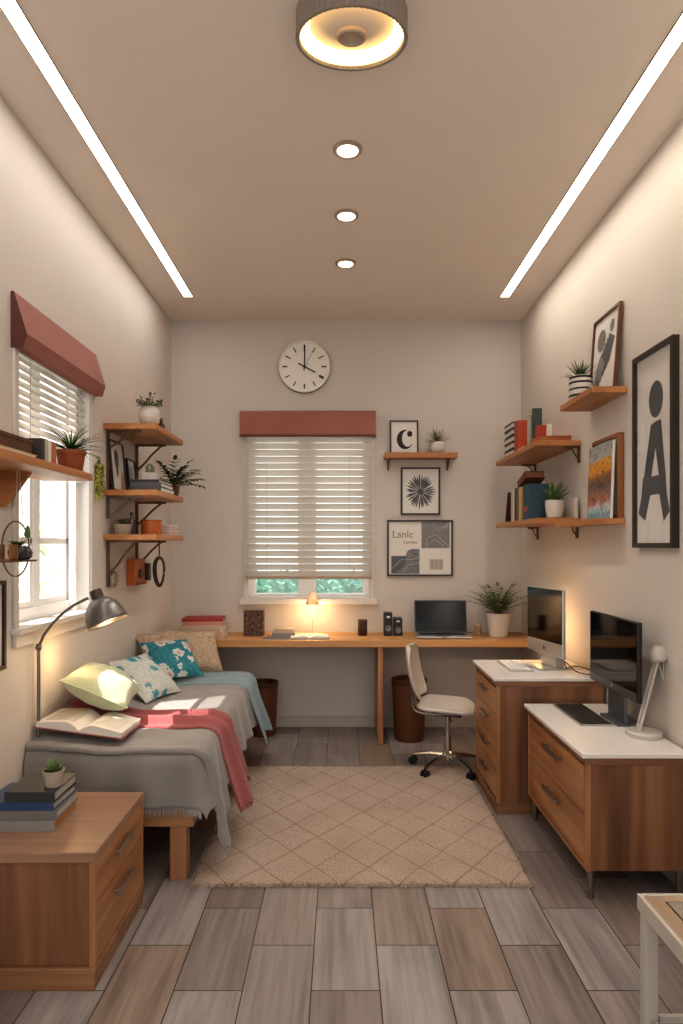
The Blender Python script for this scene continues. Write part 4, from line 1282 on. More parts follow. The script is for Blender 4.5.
for k in range(5):
    a = R(225 + 72 * k + 15)
    d = Vector((math.cos(a), math.sin(a), 0))
    b = nb(); tube(b, [d * .02 + Vector((0, 0, .095)), d * .12 + Vector((0, 0, .09)), d * .235 + Vector((0, 0, .066))], [.019, .016, .012], 8)
    lg = obj('leg', b, M['chrome'], t, True, local=True)
    b = nb(); tube(b, [d * .235 + Vector((0, 0, .07)), d * .235 + Vector((0, 0, .045))], .007, 8)
    s = Vector((-d.y, d.x, 0))
    c = d * .238 + Vector((0, 0, .027))
    for sg in (-1, 1): tube(b, [c + s * sg * .006, c + s * sg * .008, c + s * sg * .02, c + s * sg * .023], [.02, .027, .027, .02], 16)
    tube(b, [c - s * .006, c + s * .006], .012, 10)
    obj('caster', b, M['black'], lg, True, local=True)

# ================================================================== RUG
b = nb(); nx, ny = 90, 90
X0, X1, Y0, Y1 = -.64, .815, 2.752, 4.225
g = []
for i in range(nx + 1):
    row = []
    for j in range(ny + 1):
        u, v = i / nx, j / ny
        x = X0 + (X1 - X0) * u; y = Y0 + (Y1 - Y0) * v
        ed = min(u, 1 - u, v, 1 - v)
        x += .006 * noise.noise(Vector((x * 30, y * 30, 0))) * (1 if ed < .02 else .3)
        y += .006 * noise.noise(Vector((x * 30, y * 30, 5))) * (1 if ed < .02 else .3)
        z = .018 * min(1, (ed * 60 + .25)) + .0025 * noise.noise(Vector((x * 60, y * 60, 2))) if ed > 0 else .001
        row.append(b.verts.new((x, y, z)))
    g.append(row)
for i in range(nx):
    for j in range(ny): b.faces.new((g[i][j], g[i + 1][j], g[i + 1][j + 1], g[i][j + 1]))
poly(b, [(X0, Y0, .0005), (X0, Y1, .0005), (X1, Y1, .0005), (X1, Y0, .0005)])
o = obj('rug', b, M['rug'], None, True); tag(o, 'beige pile rug with a diamond lattice on the plank floor', 'rug')
pb = nb(); rnd = random.Random(77)
for i in range(6500):
    if i < 5000:
        e = i % 4; q = rnd.random()
        x, y = ((X0, Y0 + q * (Y1 - Y0)), (X1, Y0 + q * (Y1 - Y0)), (X0 + q * (X1 - X0), Y0), (X0 + q * (X1 - X0), Y1))[e]
        x += rnd.uniform(-.006, .006); y += rnd.uniform(-.006, .006); z = rnd.uniform(.003, .014)
    else:
        x = rnd.uniform(X0 + .004, X1 - .004); y = rnd.uniform(Y0 + .004, Y1 - .004); z = .017
    a = rnd.uniform(0, 2 * PI); w_ = .004; hx, hy = math.cos(a) * w_, math.sin(a) * w_
    lx, ly = rnd.uniform(-.006, .006), rnd.uniform(-.006, .006)
    pb.faces.new([pb.verts.new(p) for p in ((x - hx, y - hy, z), (x + hx, y + hy, z), (x + lx, y + ly, z + rnd.uniform(.004, .008)))])
pl = obj('pile', pb, M['rug'], o, normals=False); pl['kind'] = 'stuff'

# ================================================================== STOOL
t = thing('side_table', 'off-white metal table with a woven inset in the near right corner', 'table', (1.09, 1.6, 0))
sx0, sx1, sy0, sy1, sz = .85, 1.33, 1.30, 1.868, .45
b = nb()
for (x0, x1, y0, y1) in ((sx0, sx0 + .012, sy0, sy1), (sx1 - .012, sx1, sy0, sy1), (sx0 + .012, sx1 - .012, sy0, sy0 + .012), (sx0 + .012, sx1 - .012, sy1 - .012, sy1)):
    box(b, x0, x1, y0, y1, sz - .045, sz)
obj('apron', b, M['offwhite'], t, bevel=.002)
b = nb(); box(b, sx0 + .012, sx1 - .012, sy0 + .012, sy1 - .012, sz - .02, sz - .002); obj('table_top', b, M['stooltop'], t)
b = nb(); box(b, sx0 + .06, sx1 - .06, sy0 + .06, sy1 - .045, sz - .002, sz - .0005); obj('inset_border', b, M['frame_black'], t)
b = nb(); box(b, sx0 + .064, sx1 - .064, sy0 + .064, sy1 - .049, sz - .002, sz + .0005); obj('woven_inset', b, M['cane'], t)
for (x, y) in ((sx0 + .024, sy0 + .024), (sx0 + .024, sy1 - .024), (sx1 - .024, sy0 + .024), (sx1 - .024, sy1 - .024)):
    b = nb(); box(b, x - .019, x + .019, y - .019, y + .019, 0, sz - .02); obj('leg', b, M['offwhite'], t, bevel=.005)
b = nb(); box(b, sx0 + .02, sx0 + .034, sy0 + .05, sy1 - .05, .10, .118); box(b, sx0 + .05, sx1 - .05, sy1 - .034, sy1 - .02, .10, .118); obj('stretcher', b, M['offwhite'], t)

# ================================================================== LEFT WALL: near shelf
SZ1 = 1.772
t = thing('wall_shelf', 'long honey wood shelf crossing the left window', 'shelf', (-1.24, 2.53, SZ1 - .03))
b = nb(); box(b, XL + .001, -1.125, 2.05, 2.95, SZ1 - .032, SZ1); obj('board', b, M['shelf'], t, bevel=.003)
b = nb(); prism(b, [(XL + .001, SZ1 - .032), (-1.235, SZ1 - .032), (-1.335, SZ1 - .17), (XL + .001, SZ1 - .17)], 'Y', 2.575, 2.605); obj('bracket', b, M['shelfx'], t, bevel=.002)
b = nb(); prism(b, [(XL + .001, SZ1 - .032), (-1.235, SZ1 - .032), (-1.335, SZ1 - .17), (XL + .001, SZ1 - .17)], 'Y', 2.15, 2.18); obj('bracket', b, M['shelfx'], t, bevel=.002)
def f4(bl, bs): blades(bl, (0, 0, .085), 90, .165, .0045, 1.5, .9, 14)
pot_plant('potted_plant', 'grassy plant in a terracotta pot at the end of the window shelf', 'plant', (-1.195, 2.875, SZ1), potprof(.048, .06, .095, lip=.004), M['terracotta'], .055, .08, M['leafdk'], f4)
for i, (c, th, h, lab) in enumerate((('#3b342f', .026, .085, 'dark little book beside the brown box on the window shelf'), ('#b3b0a8', .024, .088, 'pale grey little book between dark and white books on the window shelf'),
                                 ('#ddd6ca', .026, .082, 'white little book next to the tan one on the window shelf'), ('#a9673c', .04, .086, 'tan little book nearest the grassy plant on the window shelf'))):
    y = (2.475, 2.505, 2.533, 2.563)[i]
    book('book', lab, (-1.185, y, SZ1 + h / 2), (.09, h, th), bc(c), group='little books on the window shelf', mtx=upright((1, 0)))
book('book', 'cream book lying flat under the dark box on the window shelf', (-1.235, 2.30, SZ1), (.19, .28, .014), bc('#cdb796'), (0, 0, 0), group=None)
t = thing('wooden_box', 'dark brown wooden box lying on the window shelf', 'box', (-1.24, 2.30, SZ1 + .014))
b = nb(); box(b, -.085, .085, -.13, .13, 0, .04); obj('body', b, M['frame_brown'], t, bevel=.003, local=True)
b = nb(); box(b, -.088, .088, -.133, .133, .04, .055); obj('lid', b, M['frame_brown'], t, bevel=.003, local=True)
t, y = picture('photo_frame', 'small dark frame leaning on the dark box at the left edge', (-1.26, 2.21, SZ1 + .069), .11, .12, R(68), R(14), .012, .014, M['frame_brown'])

# trailing sprig
t = thing('hanging_sprig', 'yellow green dried sprig hanging on the wall beside the corner shelves', 'plant', (XL, 3.60, 1.93))
b = nb(); bs = nb(); rnd = random.Random(6)
for i in range(13):
    y0 = 3.59 + rnd.uniform(-.06, .05); x0 = XL + rnd.uniform(.008, .03)
    L = rnd.uniform(.12, .22); pts = [(XL + .015, 3.60, 1.93), (x0, (y0 + 3.60) / 2, 1.90), (x0, y0, 1.93 - L)]
    tube(bs, pts, .0012, 4)
    for k in range(16):
        s = k / 15; p = Vector(pts[1]).lerp(Vector(pts[2]), s)
        leaf(b, p, (rnd.uniform(-.2, 1), rnd.uniform(-1, 1), rnd.uniform(-1, .3)), (0, 0, 1), .028, .017)
obj('foliage', b, M['leafyl'], t, True, normals=False); obj('stems', bs, M['stem'], t)
b = nb(); tube(b, [(XL + .001, 3.60, 1.935), (XL + .02, 3.60, 1.935)], .003, 6); obj('hook', b, M['dkmetal'], t)

# ring hanger
t = thing('ring_hanger', 'round wire plant hanger hanging below the window shelf', 'plant hanger', (-1.25, 2.5, 1.33))
b = nb(); rc = Vector((-1.25, 2.5, 1.435))
tube(b, [rc + Vector((0, .106 * math.cos(2 * PI * i / 40), .106 * math.sin(2 * PI * i / 40))) for i in range(40)], .003, 6, True); obj('ring', b, M['brown_metal'], t, True)
b = nb(); box(b, -1.285, -1.215, 2.40, 2.60, 1.385, 1.392); obj('platform', b, M['brown_metal'], t, bevel=.002)
b = nb(); tube(b, [(-1.25, 2.5, 1.541), (-1.245, 2.5, 1.742)], .0018, 5); tube(b, [(-1.25, 2.56, 1.52), (-1.245, 2.515, 1.74)], .0015, 5); obj('hanging_cord', b, M['cord'], t)
def f5(bl, bs):
    rnd = random.Random(1)
    for i in range(9):
        a = i * .7; d = Vector((math.cos(a) * .5, math.sin(a), .6)); leaf(bl, (0, 0, .05), d, (0, 0, 1), .05, .028)
    tube(bs, [(0, 0, .05), (.01, .03, .1), (.01, .055, .115)], .0015, 5)
    leaf(bl, (.01, .03, .095), (.2, .8, .5), (1, 0, 0), .06, .055, .1)
pot_plant('potted_plant', 'small leafy plant in a dark round pot on the wire ring hanger', 'plant', (-1.25, 2.515, 1.392), [(.02, 0), (.034, .012), (.037, .03), (.03, .052), (.026, .056), (.022, .05), (.001, .05)], plain('dark_glass_pot', '#3a3a3f', .2), .022, .052, M['leaf'], f5, n=20)
t = thing('dark_vase', 'dark grey glass ball vase beside the plant on the wire hanger', 'vase', (-1.25, 2.575, 1.392))
b = nb(); lathe(b, [(.012, 0), (.024, .01), (.027, .028), (.02, .045), (.012, .05), (.010, .048)], n=20); obj('body', b, plain('smoky_vase', '#4a4a4d', .15), t, True, local=True)
b = nb(); lathe(b, [(.013, .049), (.014, .053), (.01, .053)], n=20, cap=False); obj('rim', b, M['dkmetal'], t, True, local=True)
t = thing('slatted_box', 'small slatted wooden crate at the edge of the wire hanger', 'crate', (-1.25, 2.432, 1.392))
b = nb()
for i in range(4): box(b, .022, .028, -.03 + i * .016, -.02 + i * .016, 0, .06); box(b, -.028, -.022, -.03 + i * .016, -.02 + i * .016, 0, .06)
box(b, -.028, .028, -.032, .03, 0, .006); obj('slats', b, M['frame_tan'], t, local=True)

# framed poster at left edge
t, y = picture('framed_poster', 'black framed pale poster at the left edge below the window shelf', (XL + .001, 2.40, .957), .38, .352, R(90), 0, .015, .022, M['frame_black'], M['paper'])
b = nb(); flat(b, [(-.12, .10), (.12, .10), (.12, .26), (-.12, .26)], y); obj('pale_block', b, M['ltgreyp'], t, local=True, normals=False)

# ================================================================== CORNER SHELVES (left)
CX = -1.052
def corner_shelf(label, zt, legs):
    t = thing('wall_shelf', label, 'shelf', (-1.2, 4.0, zt - .033), 'three corner shelves on the left wall')
    b = nb(); box(b, XL + .001, CX, 3.70, 4.335, zt - .033, zt); obj('board', b, M['shelf'], t, bevel=.003)
    for y, L, m, st in legs:
        b = nb(); box(b, XL + .001, XL + .016, y - .01, y + .01, zt - .033 - L, zt - .033); box(b, XL + .016, XL + .20, y - .008, y + .008, zt - .045, zt - .033)
        if st: tube(b, cr([(XL + .012, y, zt - .033 - st), (XL + .06, y, zt - .033 - st * .72), (XL + .11, y, zt - .033 - st * .38), (XL + .17, y, zt - .042)]), .007, 6)
        obj('bracket', b, m, t)
corner_shelf('uppermost of three corner shelves, with the round white vase', 2.145, ((3.76, .335, M['brown_metal'], .10), (4.29, .345, M['brown_metal'], .17)))
corner_shelf('middle of three corner shelves, with books and a fern', 1.766, ((3.76, .13, M['lampgrey'], .12), (4.29, .22, M['brown_metal'], .15)))
corner_shelf('lowest of three corner shelves, with the orange pot', 1.511, ((3.76, .27, M['brown_metal'], .20), (4.29, .24, M['brown_metal'], .16)))
z1, z2, z3 = 2.145, 1.766, 1.511
def f6(bl, bs):
    rnd = random.Random(3)
    for i in range(26):
        a = rnd.uniform(0, 2 * PI); p = Vector((.02 * math.cos(a), .02 * math.sin(a), .115)); q = p + Vector((.055 * math.cos(a), .055 * math.sin(a), rnd.uniform(.0, .06)))
        tube(bs, [p, q], .0012, 4)
        for k in range(3): leaf(bl, p.lerp(q, .4 + .3 * k), (rnd.uniform(-1, 1), rnd.uniform(-1, 1), rnd.uniform(-.2, .8)), (0, 0, 1), .028, .016)
pot_plant('potted_plant', 'round white vase with a leafy grey green plant on the top corner shelf', 'plant', (-1.125, 3.815, z1), [(.03, 0), (.052, .02), (.063, .06), (.055, .098), (.035, .12), (.028, .122), (.024, .112), (.001, .112)], M['whitepot'], .025, .118, M['leafgrey'], f6, pot='vase')
t = thing('small_bottle', 'small dark bottle behind the round white vase on the top corner shelf', 'bottle', (-1.095, 3.96, z1))
b = nb(); lathe(b, [(.018, 0), (.021, .005), (.021, .035), (.009, .05), (.009, .065)], n=18); obj('body', b, plain('dark_bottle', '#2c2a24', .25), t, True, local=True)
b = nb(); lathe(b, [(.011, .062), (.011, .076)], n=16); obj('stopper', b, M['frame_tan'], t, local=True)
t, y = picture('framed_print', 'tall print with a dark feather motif leaning on the middle corner shelf', (-1.322, 3.865, z2), .235, .30, R(90), R(5), .010, .014, M['frame_black'])
b = nb(); flat(b, disc_pts(-.01, .19, .035, .06), y); flat(b, [(-.03, .14), (.015, .14), (.0, .10), (-.02, .08)], y); obj('motif', b, M['dgreyp'], t, local=True, normals=False)
b = nb(); flat(b, [(.03, .012), (.10, .012), (.095, .10), (.07, .14), (.05, .08)], y); obj('tan_motif', b, plain('tan_motif', '#b98a5e', .7), t, local=True, normals=False)
t, y = picture('framed_print', 'small striped print leaning behind the books on the middle corner shelf', (-1.318, 4.11, z2), .15, .225, R(90), R(6), .009, .014, M['frame_black'])
b = nb()
for i in range(3): flat(b, [(-.035 + i * .028, .05), (-.022 + i * .028, .05), (-.030 + i * .028, .18), (-.043 + i * .028, .18)], y)
obj('motif', b, M['greyp'], t, local=True, normals=False)
zz = z2
for (w, h, th, c, x, y, r, lab) in ((.32, .185, .028, '#56565a', -1.15, 3.975, R(90), 'slate book at the bottom of the pile on the middle corner shelf'),
                              (.31, .18, .026, '#5d5c5d', -1.152, 3.975, R(91), 'grey book in the middle of the pile on the middle corner shelf'),
                              (.29, .175, .016, '#33343a', -1.155, 3.97, R(89), 'thin charcoal book on top of the pile on the middle corner shelf')):
    book('book', lab, (x, y, zz), (w, h, th), bc(c), (0, 0, r), None, 'books on the middle corner shelf'); zz += th
t = thing('white_box', 'small white box on the books of the middle corner shelf', 'box', (-1.15, 3.93, zz))
b = nb(); box(b, -.042, .042, -.04, .04, 0, .042); obj('body', b, M['whitepot'], t, bevel=.003, local=True)
b = nb(); box(b, -.043, .043, -.041, .041, .042, .048); obj('lid', b, M['paper'], t, bevel=.002, local=True)
t = thing('glass_jar', 'clear greenish glass jar standing on the small white box', 'jar', (-1.155, 3.93, zz + .048))
b = nb(); lathe(b, [(.022, 0), (.026, .006), (.026, .04), (.014, .05), (.014, .058)], n=20, cap=False); o = obj('glass', b, M['jarglass'], t, True, local=True)
b = nb()
for i in range(5): leaf(b, (0, 0, .004), (math.cos(i * 1.3) * .4, math.sin(i * 1.3) * .4, 1), (1, 0, 0), .05, .012)
obj('sprig', b, M['leafgrey'], t, True, local=True, normals=False)
def f7(bl, bs): fronds(bl, bs, (0, 0, .06), 20, .20, 1.2, .55, 31, .055, .027, 6, (-2.4, 1.9))
pot_plant('potted_plant', 'dark green fern in a brown pot at the end of the middle corner shelf', 'plant', (-1.105, 4.265, z2), potprof(.036, .046, .07), M['brownpot'], .041, .058, M['leafdk'], f7)
def f8(bl, bs):
    rnd = random.Random(8)
    for i in range(60):
        a = rnd.uniform(0, 2 * PI); r_ = rnd.uniform(0, .035); leaf(bl, (r_ * math.cos(a), r_ * math.sin(a), .05 + rnd.uniform(0, .03)), (math.cos(a), math.sin(a), rnd.uniform(.2, 1.4)), (0, 0, 1), .026, .014)
pot_plant('potted_plant', 'low leafy plant in a woven basket pot on the lowest corner shelf', 'plant', (-1.275, 3.80, z3), potprof(.042, .05, .06), M['basket'], .044, .05, M['leafgrey'], f8)
t = thing('slim_bottle', 'slim grey bottle beside the basket pot on the lowest corner shelf', 'bottle', (-1.265, 3.925, z3))
b = nb(); lathe(b, [(.016, 0), (.018, .004), (.018, .085), (.008, .105), (.008, .125)], n=18); obj('body', b, plain('smoke_glass', '#6d655c', .15), t, True, local=True)
b = nb(); lathe(b, [(.010, .122), (.010, .136)], n=16); obj('cap', b, M['frame_black'], t, local=True)
t = thing('orange_pot', 'empty orange ceramic pot on the lowest corner shelf', 'pot', (-1.15, 3.94, z3))
b = nb(); lathe(b, [(.056, 0), (.06, .004), (.061, .086), (.055, .088), (.054, .02), (.001, .02)], n=32, cap=False); obj('body', b, M['orange'], t, True, local=True)
b = nb(); lathe(b, [(.0615, .083), (.063, .086), (.063, .090), (.055, .090)], n=32, cap=False); obj('rim', b, M['terracotta'], t, True, local=True)
zz = z3
for i, (c, lab) in enumerate((('#a86a5a', 'pink backed thin book at the bottom of the lowest corner shelf pile'), ('#cfc6ba', 'white thin book second from bottom on the lowest corner shelf'),
                              ('#b07a66', 'rosy thin book second from top on the lowest corner shelf'), ('#d8cfc3', 'cream thin book on top of the pile on the lowest corner shelf'))):
    book('book', lab, (-1.135, 4.175, zz), (.15 - .006 * i, .24 - .008 * i, .017), bc(c), (0, 0, .02 * (-1) ** i), None, 'thin books on the lowest corner shelf'); zz += .017
# hanging things
t = thing('hanging_medallion', 'round grey patterned medallion hanging from the near shelf bracket', 'ornament', (XL + .03, 3.80, 1.20))
b = nb(); lathe(b, [(.001, .011), (.03, .011), (.036, .014), (.044, .008), (.046, 0), (.044, -.006), (.001, -.006)], (XL + .03, 3.795, 1.25), 32, mtx=Matrix.Rotation(R(90), 4, 'Y'), cap=False); obj('disc', b, plain('medallion_face', '#8b8378', .6, var=.5, nscale=70), t, True)
b = nb(); tube(b, [(XL + .028, 3.795, 1.296), (XL + .02, 3.775, 1.32), (XL + .015, 3.77, 1.335)], .002, 5); obj('loop', b, M['cord'], t)
t = thing('wall_box', 'orange wooden wall box with a dark dial under the corner shelves', 'wall box', (XL, 4.22, 1.19))
b = nb(); box(b, XL + .001, XL + .06, 4.10, 4.30, 1.195, 1.36); obj('body', b, M['orange'], t, bevel=.006)
b = nb(); lathe(b, [(.03, 0), (.03, .008), (.02, .012), (.001, .012)], (XL + .06, 4.19, 1.265), 24, mtx=Matrix.Rotation(R(90), 4, 'Y'), cap=False); obj('dial', b, M['frame_black'], t, True)
b = nb(); box(b, XL + .001, XL + .085, 4.302, 4.35, 1.215, 1.33); obj('side_holder', b, M['frame_black'], t, bevel=.004)
b = nb(); box(b, XL + .06, XL + .075, 4.11, 4.29, 1.195, 1.212); obj('ledge', b, M['terracotta'], t, bevel=.002)
t = thing('hanging_cable_loop', 'black coiled cable loop hanging from the lowest corner shelf', 'cable', (-1.09, 3.90, 1.2))
for k, (rx, rz, dy) in enumerate(((.029, .088, 0), (.025, .082, .010), (.031, .084, -.010))):
    b = nb(); tube(b, [(-1.09 + rx * math.cos(2 * PI * i / 36), 3.90 + dy + .01 * math.sin(4 * PI * i / 36), 1.29 + rz * math.sin(2 * PI * i / 36)) for i in range(36)], .007, 8, True); obj('coil', b, M['black'], t, True)
b = nb(); tube(b, [(-1.09, 3.90, 1.375), (-1.09, 3.90, 1.478)], .004, 6); obj('strap', b, M['frame_black'], t)

# ================================================================== RIGHT WALL SHELVES
def wshelf(label, x0, y0, y1, z0, z1, br, m):
    t = thing('wall_shelf', label, 'shelf', ((x0 + XR) / 2, (y0 + y1) / 2, z0))
    b = nb(); box(b, x0, XR - .001, y0, y1, z0, z1); obj('board', b, M['shelf'], t, bevel=.003)
    for y, L, dx in br:
        b = nb(); box(b, XR - .014, XR - .001, y - .009, y + .009, z0 - L, z0); box(b, XR - dx, XR - .014, y - .009, y + .009, z0 - .012, z0)
        tube(b, cr([(XR - .012, y, z0 - L * .8), (XR - .03, y, z0 - L * .5), (XR - dx * .5, y, z0 - .018), (XR - dx * .9, y, z0 - .008)]), .005, 6)
        obj('bracket', b, m, t)
ZA, ZB, ZC, ZD = 2.245, 2.075, 1.612, 1.586
wshelf('highest shelf on the right wall, with a striped pot and framed print', 1.2525, 3.25, 3.72, 2.213, ZA, (), None)
wshelf('middle-height right wall shelf with the red book and dark bracket', 1.163, 3.875, 4.88, 2.043, ZB, ((3.90, .10, .10), (4.78, .10, .10)), M['brown_metal'])
wshelf('deep lower shelf on the right wall with upright books and white pot', 1.163, 3.88, 4.88, 1.58, ZC, ((3.93, .09, .08), (4.72, .09, .08)), M['brown_metal'])
wshelf('narrow lower ledge on the right wall holding the landscape picture', 1.27, 3.275, 3.878, 1.556, ZD, (), None)
# highest shelf
t = thing('potted_plant', 'spiky plant in a black and white striped pot on the highest right shelf', 'plant', (1.315, 3.565, ZA))
b = nb(); lathe(b, [(.05, 0), (.058, .006), (.062, .06), (.058, .125), (.052, .128), (.05, .11), (.001, .11)], n=32, cap=False); pt = obj('pot', b, M['whitepot'], t, True, local=True)
b = nb()
for zq in (.02, .055, .09, .118):
    r_ = .0605 if zq < .1 else .0592
    lathe(b, [(r_, zq - .006), (r_ + .0022, zq - .004), (r_ + .0022, zq + .004), (r_, zq + .006)], n=32, cap=False)
obj('stripes', b, M['ink'], pt, True, local=True)
b = nb(); lathe(b, [(.05, .108), (.05, .114)], n=20); obj('soil', b, M['soil'], t, local=True)
b = nb(); blades(b, (0, 0, .112), 34, .115, .0065, 1.2, .35, 17); obj('foliage', b, M['leafdk'], t, True, local=True, normals=False)
t, y = picture('framed_print', 'dark wood framed black and white print leaning on the highest right shelf', (1.395, 3.455, ZA), .34, .44, R(-90), R(4.2), .013, .018, M['frame_brown'])
b = nb()
for i in range(5):
    a = .35 + .2 * i
    flat(b, [(-.12 + .03 * i, .06 + .015 * i), (-.07 + .035 * i, .05 + .03 * i), (.0 + .03 * i, .20 + .02 * i), (-.04 + .02 * i, .24 + .02 * i)], y - .0002 * i)
obj('wave_motif', b, M['dgreyp'], t, local=True, normals=False)
b = nb(); flat(b, disc_pts(-.055, .305, .055, .06), y - .0012); flat(b, disc_pts(.075, .35, .028, .034), y - .0012); obj('round_motif', b, plain('speckled_round', '#77736e', .7, var=.4, nscale=90), t, local=True, normals=False)
b = nb(); flat(b, [(-.13, .04), (-.06, .04), (.01, .17), (-.05, .23), (-.10, .16)], y - .0016); obj('grey_motif', b, M['greyp'], t, local=True, normals=False)
# shelf B
zz = ZB
for i in range(5):
    lab = ('lowest', 'second from bottom', 'middle', 'second from top', 'topmost')[i] + ' book of the black and white pile on the right shelf'
    book('book', lab, (1.26, 4.635, zz), (.13, .22, .047), bc('#2b2624'), (0, 0, R(180) + .02 * (-1) ** i), M['white_pages'], 'black and white books piled on the right shelf', c=.009); zz += .047
book('book', 'red orange book standing beside the black and white pile', (1.202, 4.465, ZB + .112), (.085, .224, .088), bc('#a8442a'), mtx=upright((0, -1)), group=None)
o = book('book', 'cream thin book lying below the red standing book', (1.255, 4.335, ZB), (.12, .14, .022), bc('#cbb89e'), (0, 0, 0))
book('book', 'pale grey standing book between the red and the dark green one', (1.235, 4.225, ZB + .105), (.05, .21, .03), bc('#b3aa9c'), mtx=upright((-1, 0)))
book('book', 'dark green tall standing book on the middle-height right shelf', (1.248, 4.16, ZB + .122), (.055, .244, .035), bc('#39423a'), mtx=upright((-1, 0)))
book('book', 'orange book lying flat at the near end of the middle-height right shelf', (1.285, 3.98, ZB), (.20, .17, .03), bc('#b0552c'), (0, 0, 0), plain('orange_pages', '#a9693f', .8))
book('book', 'small red standing book on top of the orange flat one', (1.24, 4.03, ZB + .03 + .041), (.07, .082, .035), bc('#a13a24'), mtx=upright((-1, 0)))
book('notebook', 'small white notebook leaning beside the small red book', (1.262, 3.945, ZB + .03 + .040), (.03, .078, .012), bc('#ddd5c8'), mtx=upright((-1, 0), R(-10)), cat='notebook')
# shelf C
book('book', 'dark brown book leaning at the far end of the deep lower shelf', (1.26, 4.66, ZC + .112), (.15, .215, .022), bc('#4a2d1f'), mtx=upright((-1, 0), R(-20)), group='books on the deep lower shelf')
for (y, th, h, c, lab) in ((4.515, .035, .225, '#b9ae9b', 'grey cream book first after the leaning brown one'), (4.47, .035, .222, '#d8cfbe', 'white cream upright book on the deep lower shelf'), (4.42, .04, .222, '#4b4034', 'dark olive upright book on the deep lower shelf'),
                           (4.365, .04, .218, '#7d6a4f', 'khaki upright book on the deep lower shelf'), (4.31, .045, .22, '#c9a877', 'tan upright book beside the blue binder')):
    book('book', lab, (1.25, y, ZC + h / 2), (.14, h, th), bc(c), mtx=upright((-1, 0)), group='books on the deep lower shelf')
bb_ = book('binder', 'dark blue binder with a red label behind the white pot', (1.245, 4.215, ZC + .112), (.13, .224, .13), bc('#2c4a58'), mtx=upright((-1, 0)), cat='binder')
b = nb(); box(b, -.066, -.065, -.06, -.03, .03, .1); lb = obj('spine_label', b, bc('#a8523f'), bb_, local=True); lb['label'] = 'small red label'
b = nb()
for i in range(3): box(b, -.066, -.065, .0 + i * .03, .012 + i * .03, .03, .1 - .015 * i)
obj('spine_lettering', b, bc('#1d323d'), bb_, local=True)
t = book('book', 'reddish brown book lying tilted on top of the upright books', (1.25, 4.27, ZC + .245), (.13, .19, .045), bc('#5e352a'), (R(-16), R(0), R(0)), plain('brown_pages', '#8a5a48', .8))
def f9(bl, bs): blades(bl, (0, 0, .10), 24, .15, .012, 1.15, .15, 23, thick=2)
pot_plant('potted_plant', 'agave in a white pot at the near end of the deep lower shelf', 'plant', (1.30, 3.955, ZC), [(.036, 0), (.045, .006), (.054, .05), (.057, .108), (.053, .11), (.05, .095), (.001, .095)], M['whitepot'], .05, .1, M['leaf'], f9)
book('notebook', 'white notebook leaning on the wall behind the agave pot', (1.405, 3.93, ZC + .06), (.02, .12, .05), bc('#d5cec4'), mtx=upright((-1, 0)), cat='notebook')
# ledge
t, y = picture('picture_frame', 'empty tan wooden frame standing on the narrow ledge', (XR - .002, 3.46, ZD), .345, .435, R(-90), 0, .018, .03, M['frame_tan'], plain('pale_back', '#b9bcb8', .6))
t = thing('canvas', 'colourful hill landscape board leaning on the narrow right ledge', 'painting', (1.384, 3.465, ZD), rot=(-R(2.0), 0, R(-90)))
b = nb(); box(b, -.155, .155, -.014, 0, 0, .40); obj('panel', b, M['paper'], t, local=True)
b = nb(); box(b, -.154, .154, -.0155, -.0142, .001, .399); obj('painting', b, M['landscape'], t, local=True)

# poster A
t, y = picture('framed_poster', 'large black framed poster of a figure-like letter on the right wall', (XR - .001, 2.943, 1.437), .382, .905, R(-90), 0, .022, .03, M['frame_black'], M['paperw'])
def yx(Y): return 2.931 - Y * .985
b = nb()
flat(b, disc_pts(yx(2.962), 2.108 - 1.437, .066, .083), y)
zz0 = 1.437
def pz(Y, z): return (yx(Y), z - zz0 - .012)
flat(b, [pz(3.01, 2.012), pz(2.945, 2.022), pz(2.965, 1.90), pz(3.005, 1.775), pz(3.08, 1.775)], y)          # left upper limb
flat(b, [pz(2.945, 2.022), pz(2.915, 2.02), pz(2.872, 1.775), pz(2.935, 1.775), pz(2.965, 1.90)], y)            # right upper limb
flat(b, [pz(3.09, 1.775), pz(2.872, 1.775), pz(2.862, 1.69), pz(3.105, 1.69)], y)                                # crossbar
flat(b, [pz(3.105, 1.69), pz(3.015, 1.69), pz(3.065, 1.575), pz(3.135, 1.61)], y)                                # left foot
flat(b, [pz(2.93, 1.69), pz(2.862, 1.69), pz(2.835, 1.61), pz(2.89, 1.565)], y)                                   # right foot
obj('letter_figure', b, M['slate'], t, local=True, normals=False)
b = nb(); box(b, -.169, .169, -.027, -.0265, .022, .883); obj('glass', b, glassmat('poster_glass', '#ffffff', .05), t, local=True)

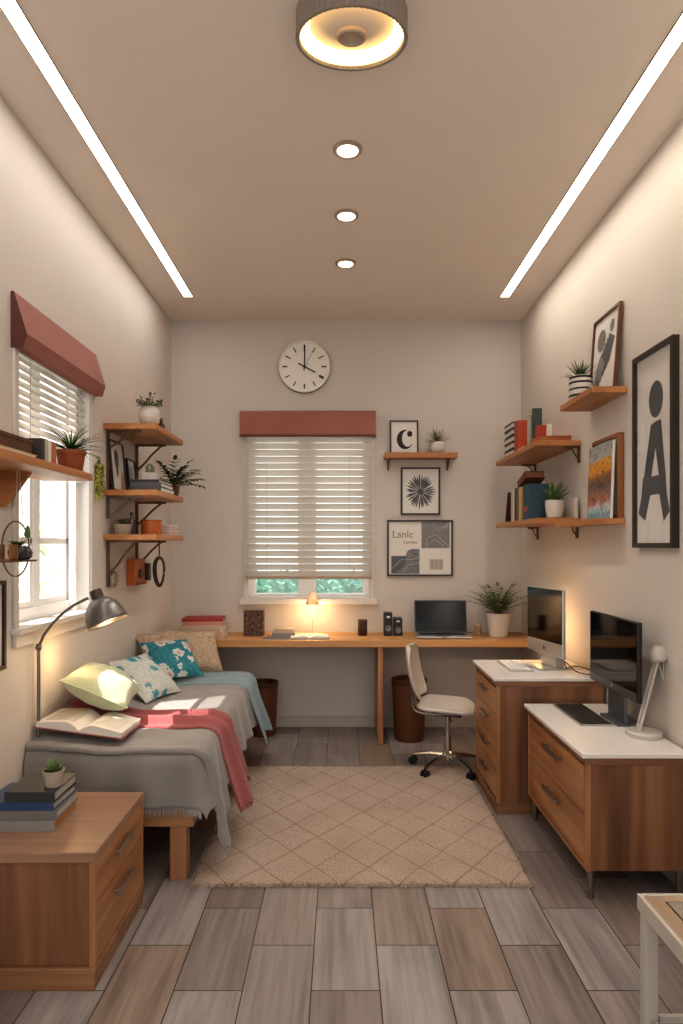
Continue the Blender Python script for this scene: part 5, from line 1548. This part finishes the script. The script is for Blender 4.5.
# ================================================================== LIGHTS, WORLD, CAMERA
def light(kind, name, loc, energy, color, **kw):
    l = bpy.data.lights.new(name, kind); l.energy = energy; l.color = color
    for k, v in kw.items(): setattr(l, k, v)
    o = bpy.data.objects.new(name, l); COL.objects.link(o); o.location = loc
    return o
sun = light('SUN', 'sun', (-4, 0, 6), 6.5, (1, .94, .87), angle=R(.35))
sun.rotation_euler = Vector((.43, .20, -.88)).to_track_quat('-Z', 'Y').to_euler()
for y in (2.943, 3.53, 4.13):
    s = light('SPOT', 'downlight_lamp', (.03, y, H - .02), 17, (1, .95, .89), spot_size=R(115), spot_blend=.9, shadow_soft_size=.04)
light('POINT', 'small_desk_lamp', (-.222, 5.03, DT + .22), 2.6, (1, .66, .3), shadow_soft_size=.02)
light('POINT', 'floor_lamp_light', (-.99, 2.85, 1.085), 1.2, (1, .72, .42), shadow_soft_size=.03)
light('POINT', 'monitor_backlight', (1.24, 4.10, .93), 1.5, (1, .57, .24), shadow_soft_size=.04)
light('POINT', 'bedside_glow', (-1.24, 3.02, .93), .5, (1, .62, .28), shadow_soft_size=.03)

w = bpy.data.worlds.new('World'); scene.world = w; w.use_nodes = True
bg = w.node_tree.nodes['Background']; bg.inputs[0].default_value = (1.0, .985, .97, 1); bg.inputs[1].default_value = 1.0

cam = bpy.data.cameras.new('Camera'); co = bpy.data.objects.new('Camera', cam); COL.objects.link(co)
co.location = (0, 0, 1.45); co.rotation_euler = (R(90), 0, 0)
cam.sensor_fit = 'VERTICAL'; cam.sensor_height = 36; cam.sensor_width = 24; cam.lens = 650 / 1024 * 36
cam.shift_y = 33 / 1024; cam.shift_x = .5 / 1024; cam.clip_start = .05
scene.camera = co
scene.view_settings.view_transform = 'Standard'
scene.view_settings.look = 'Medium High Contrast'
scene.view_settings.exposure = .7
scene.cycles.use_denoising = True
scene.cycles.max_bounces = 8
scene.cycles.diffuse_bounces = 5
scene.cycles.transparent_max_bounces = 12
scene.cycles.sample_clamp_indirect = 6
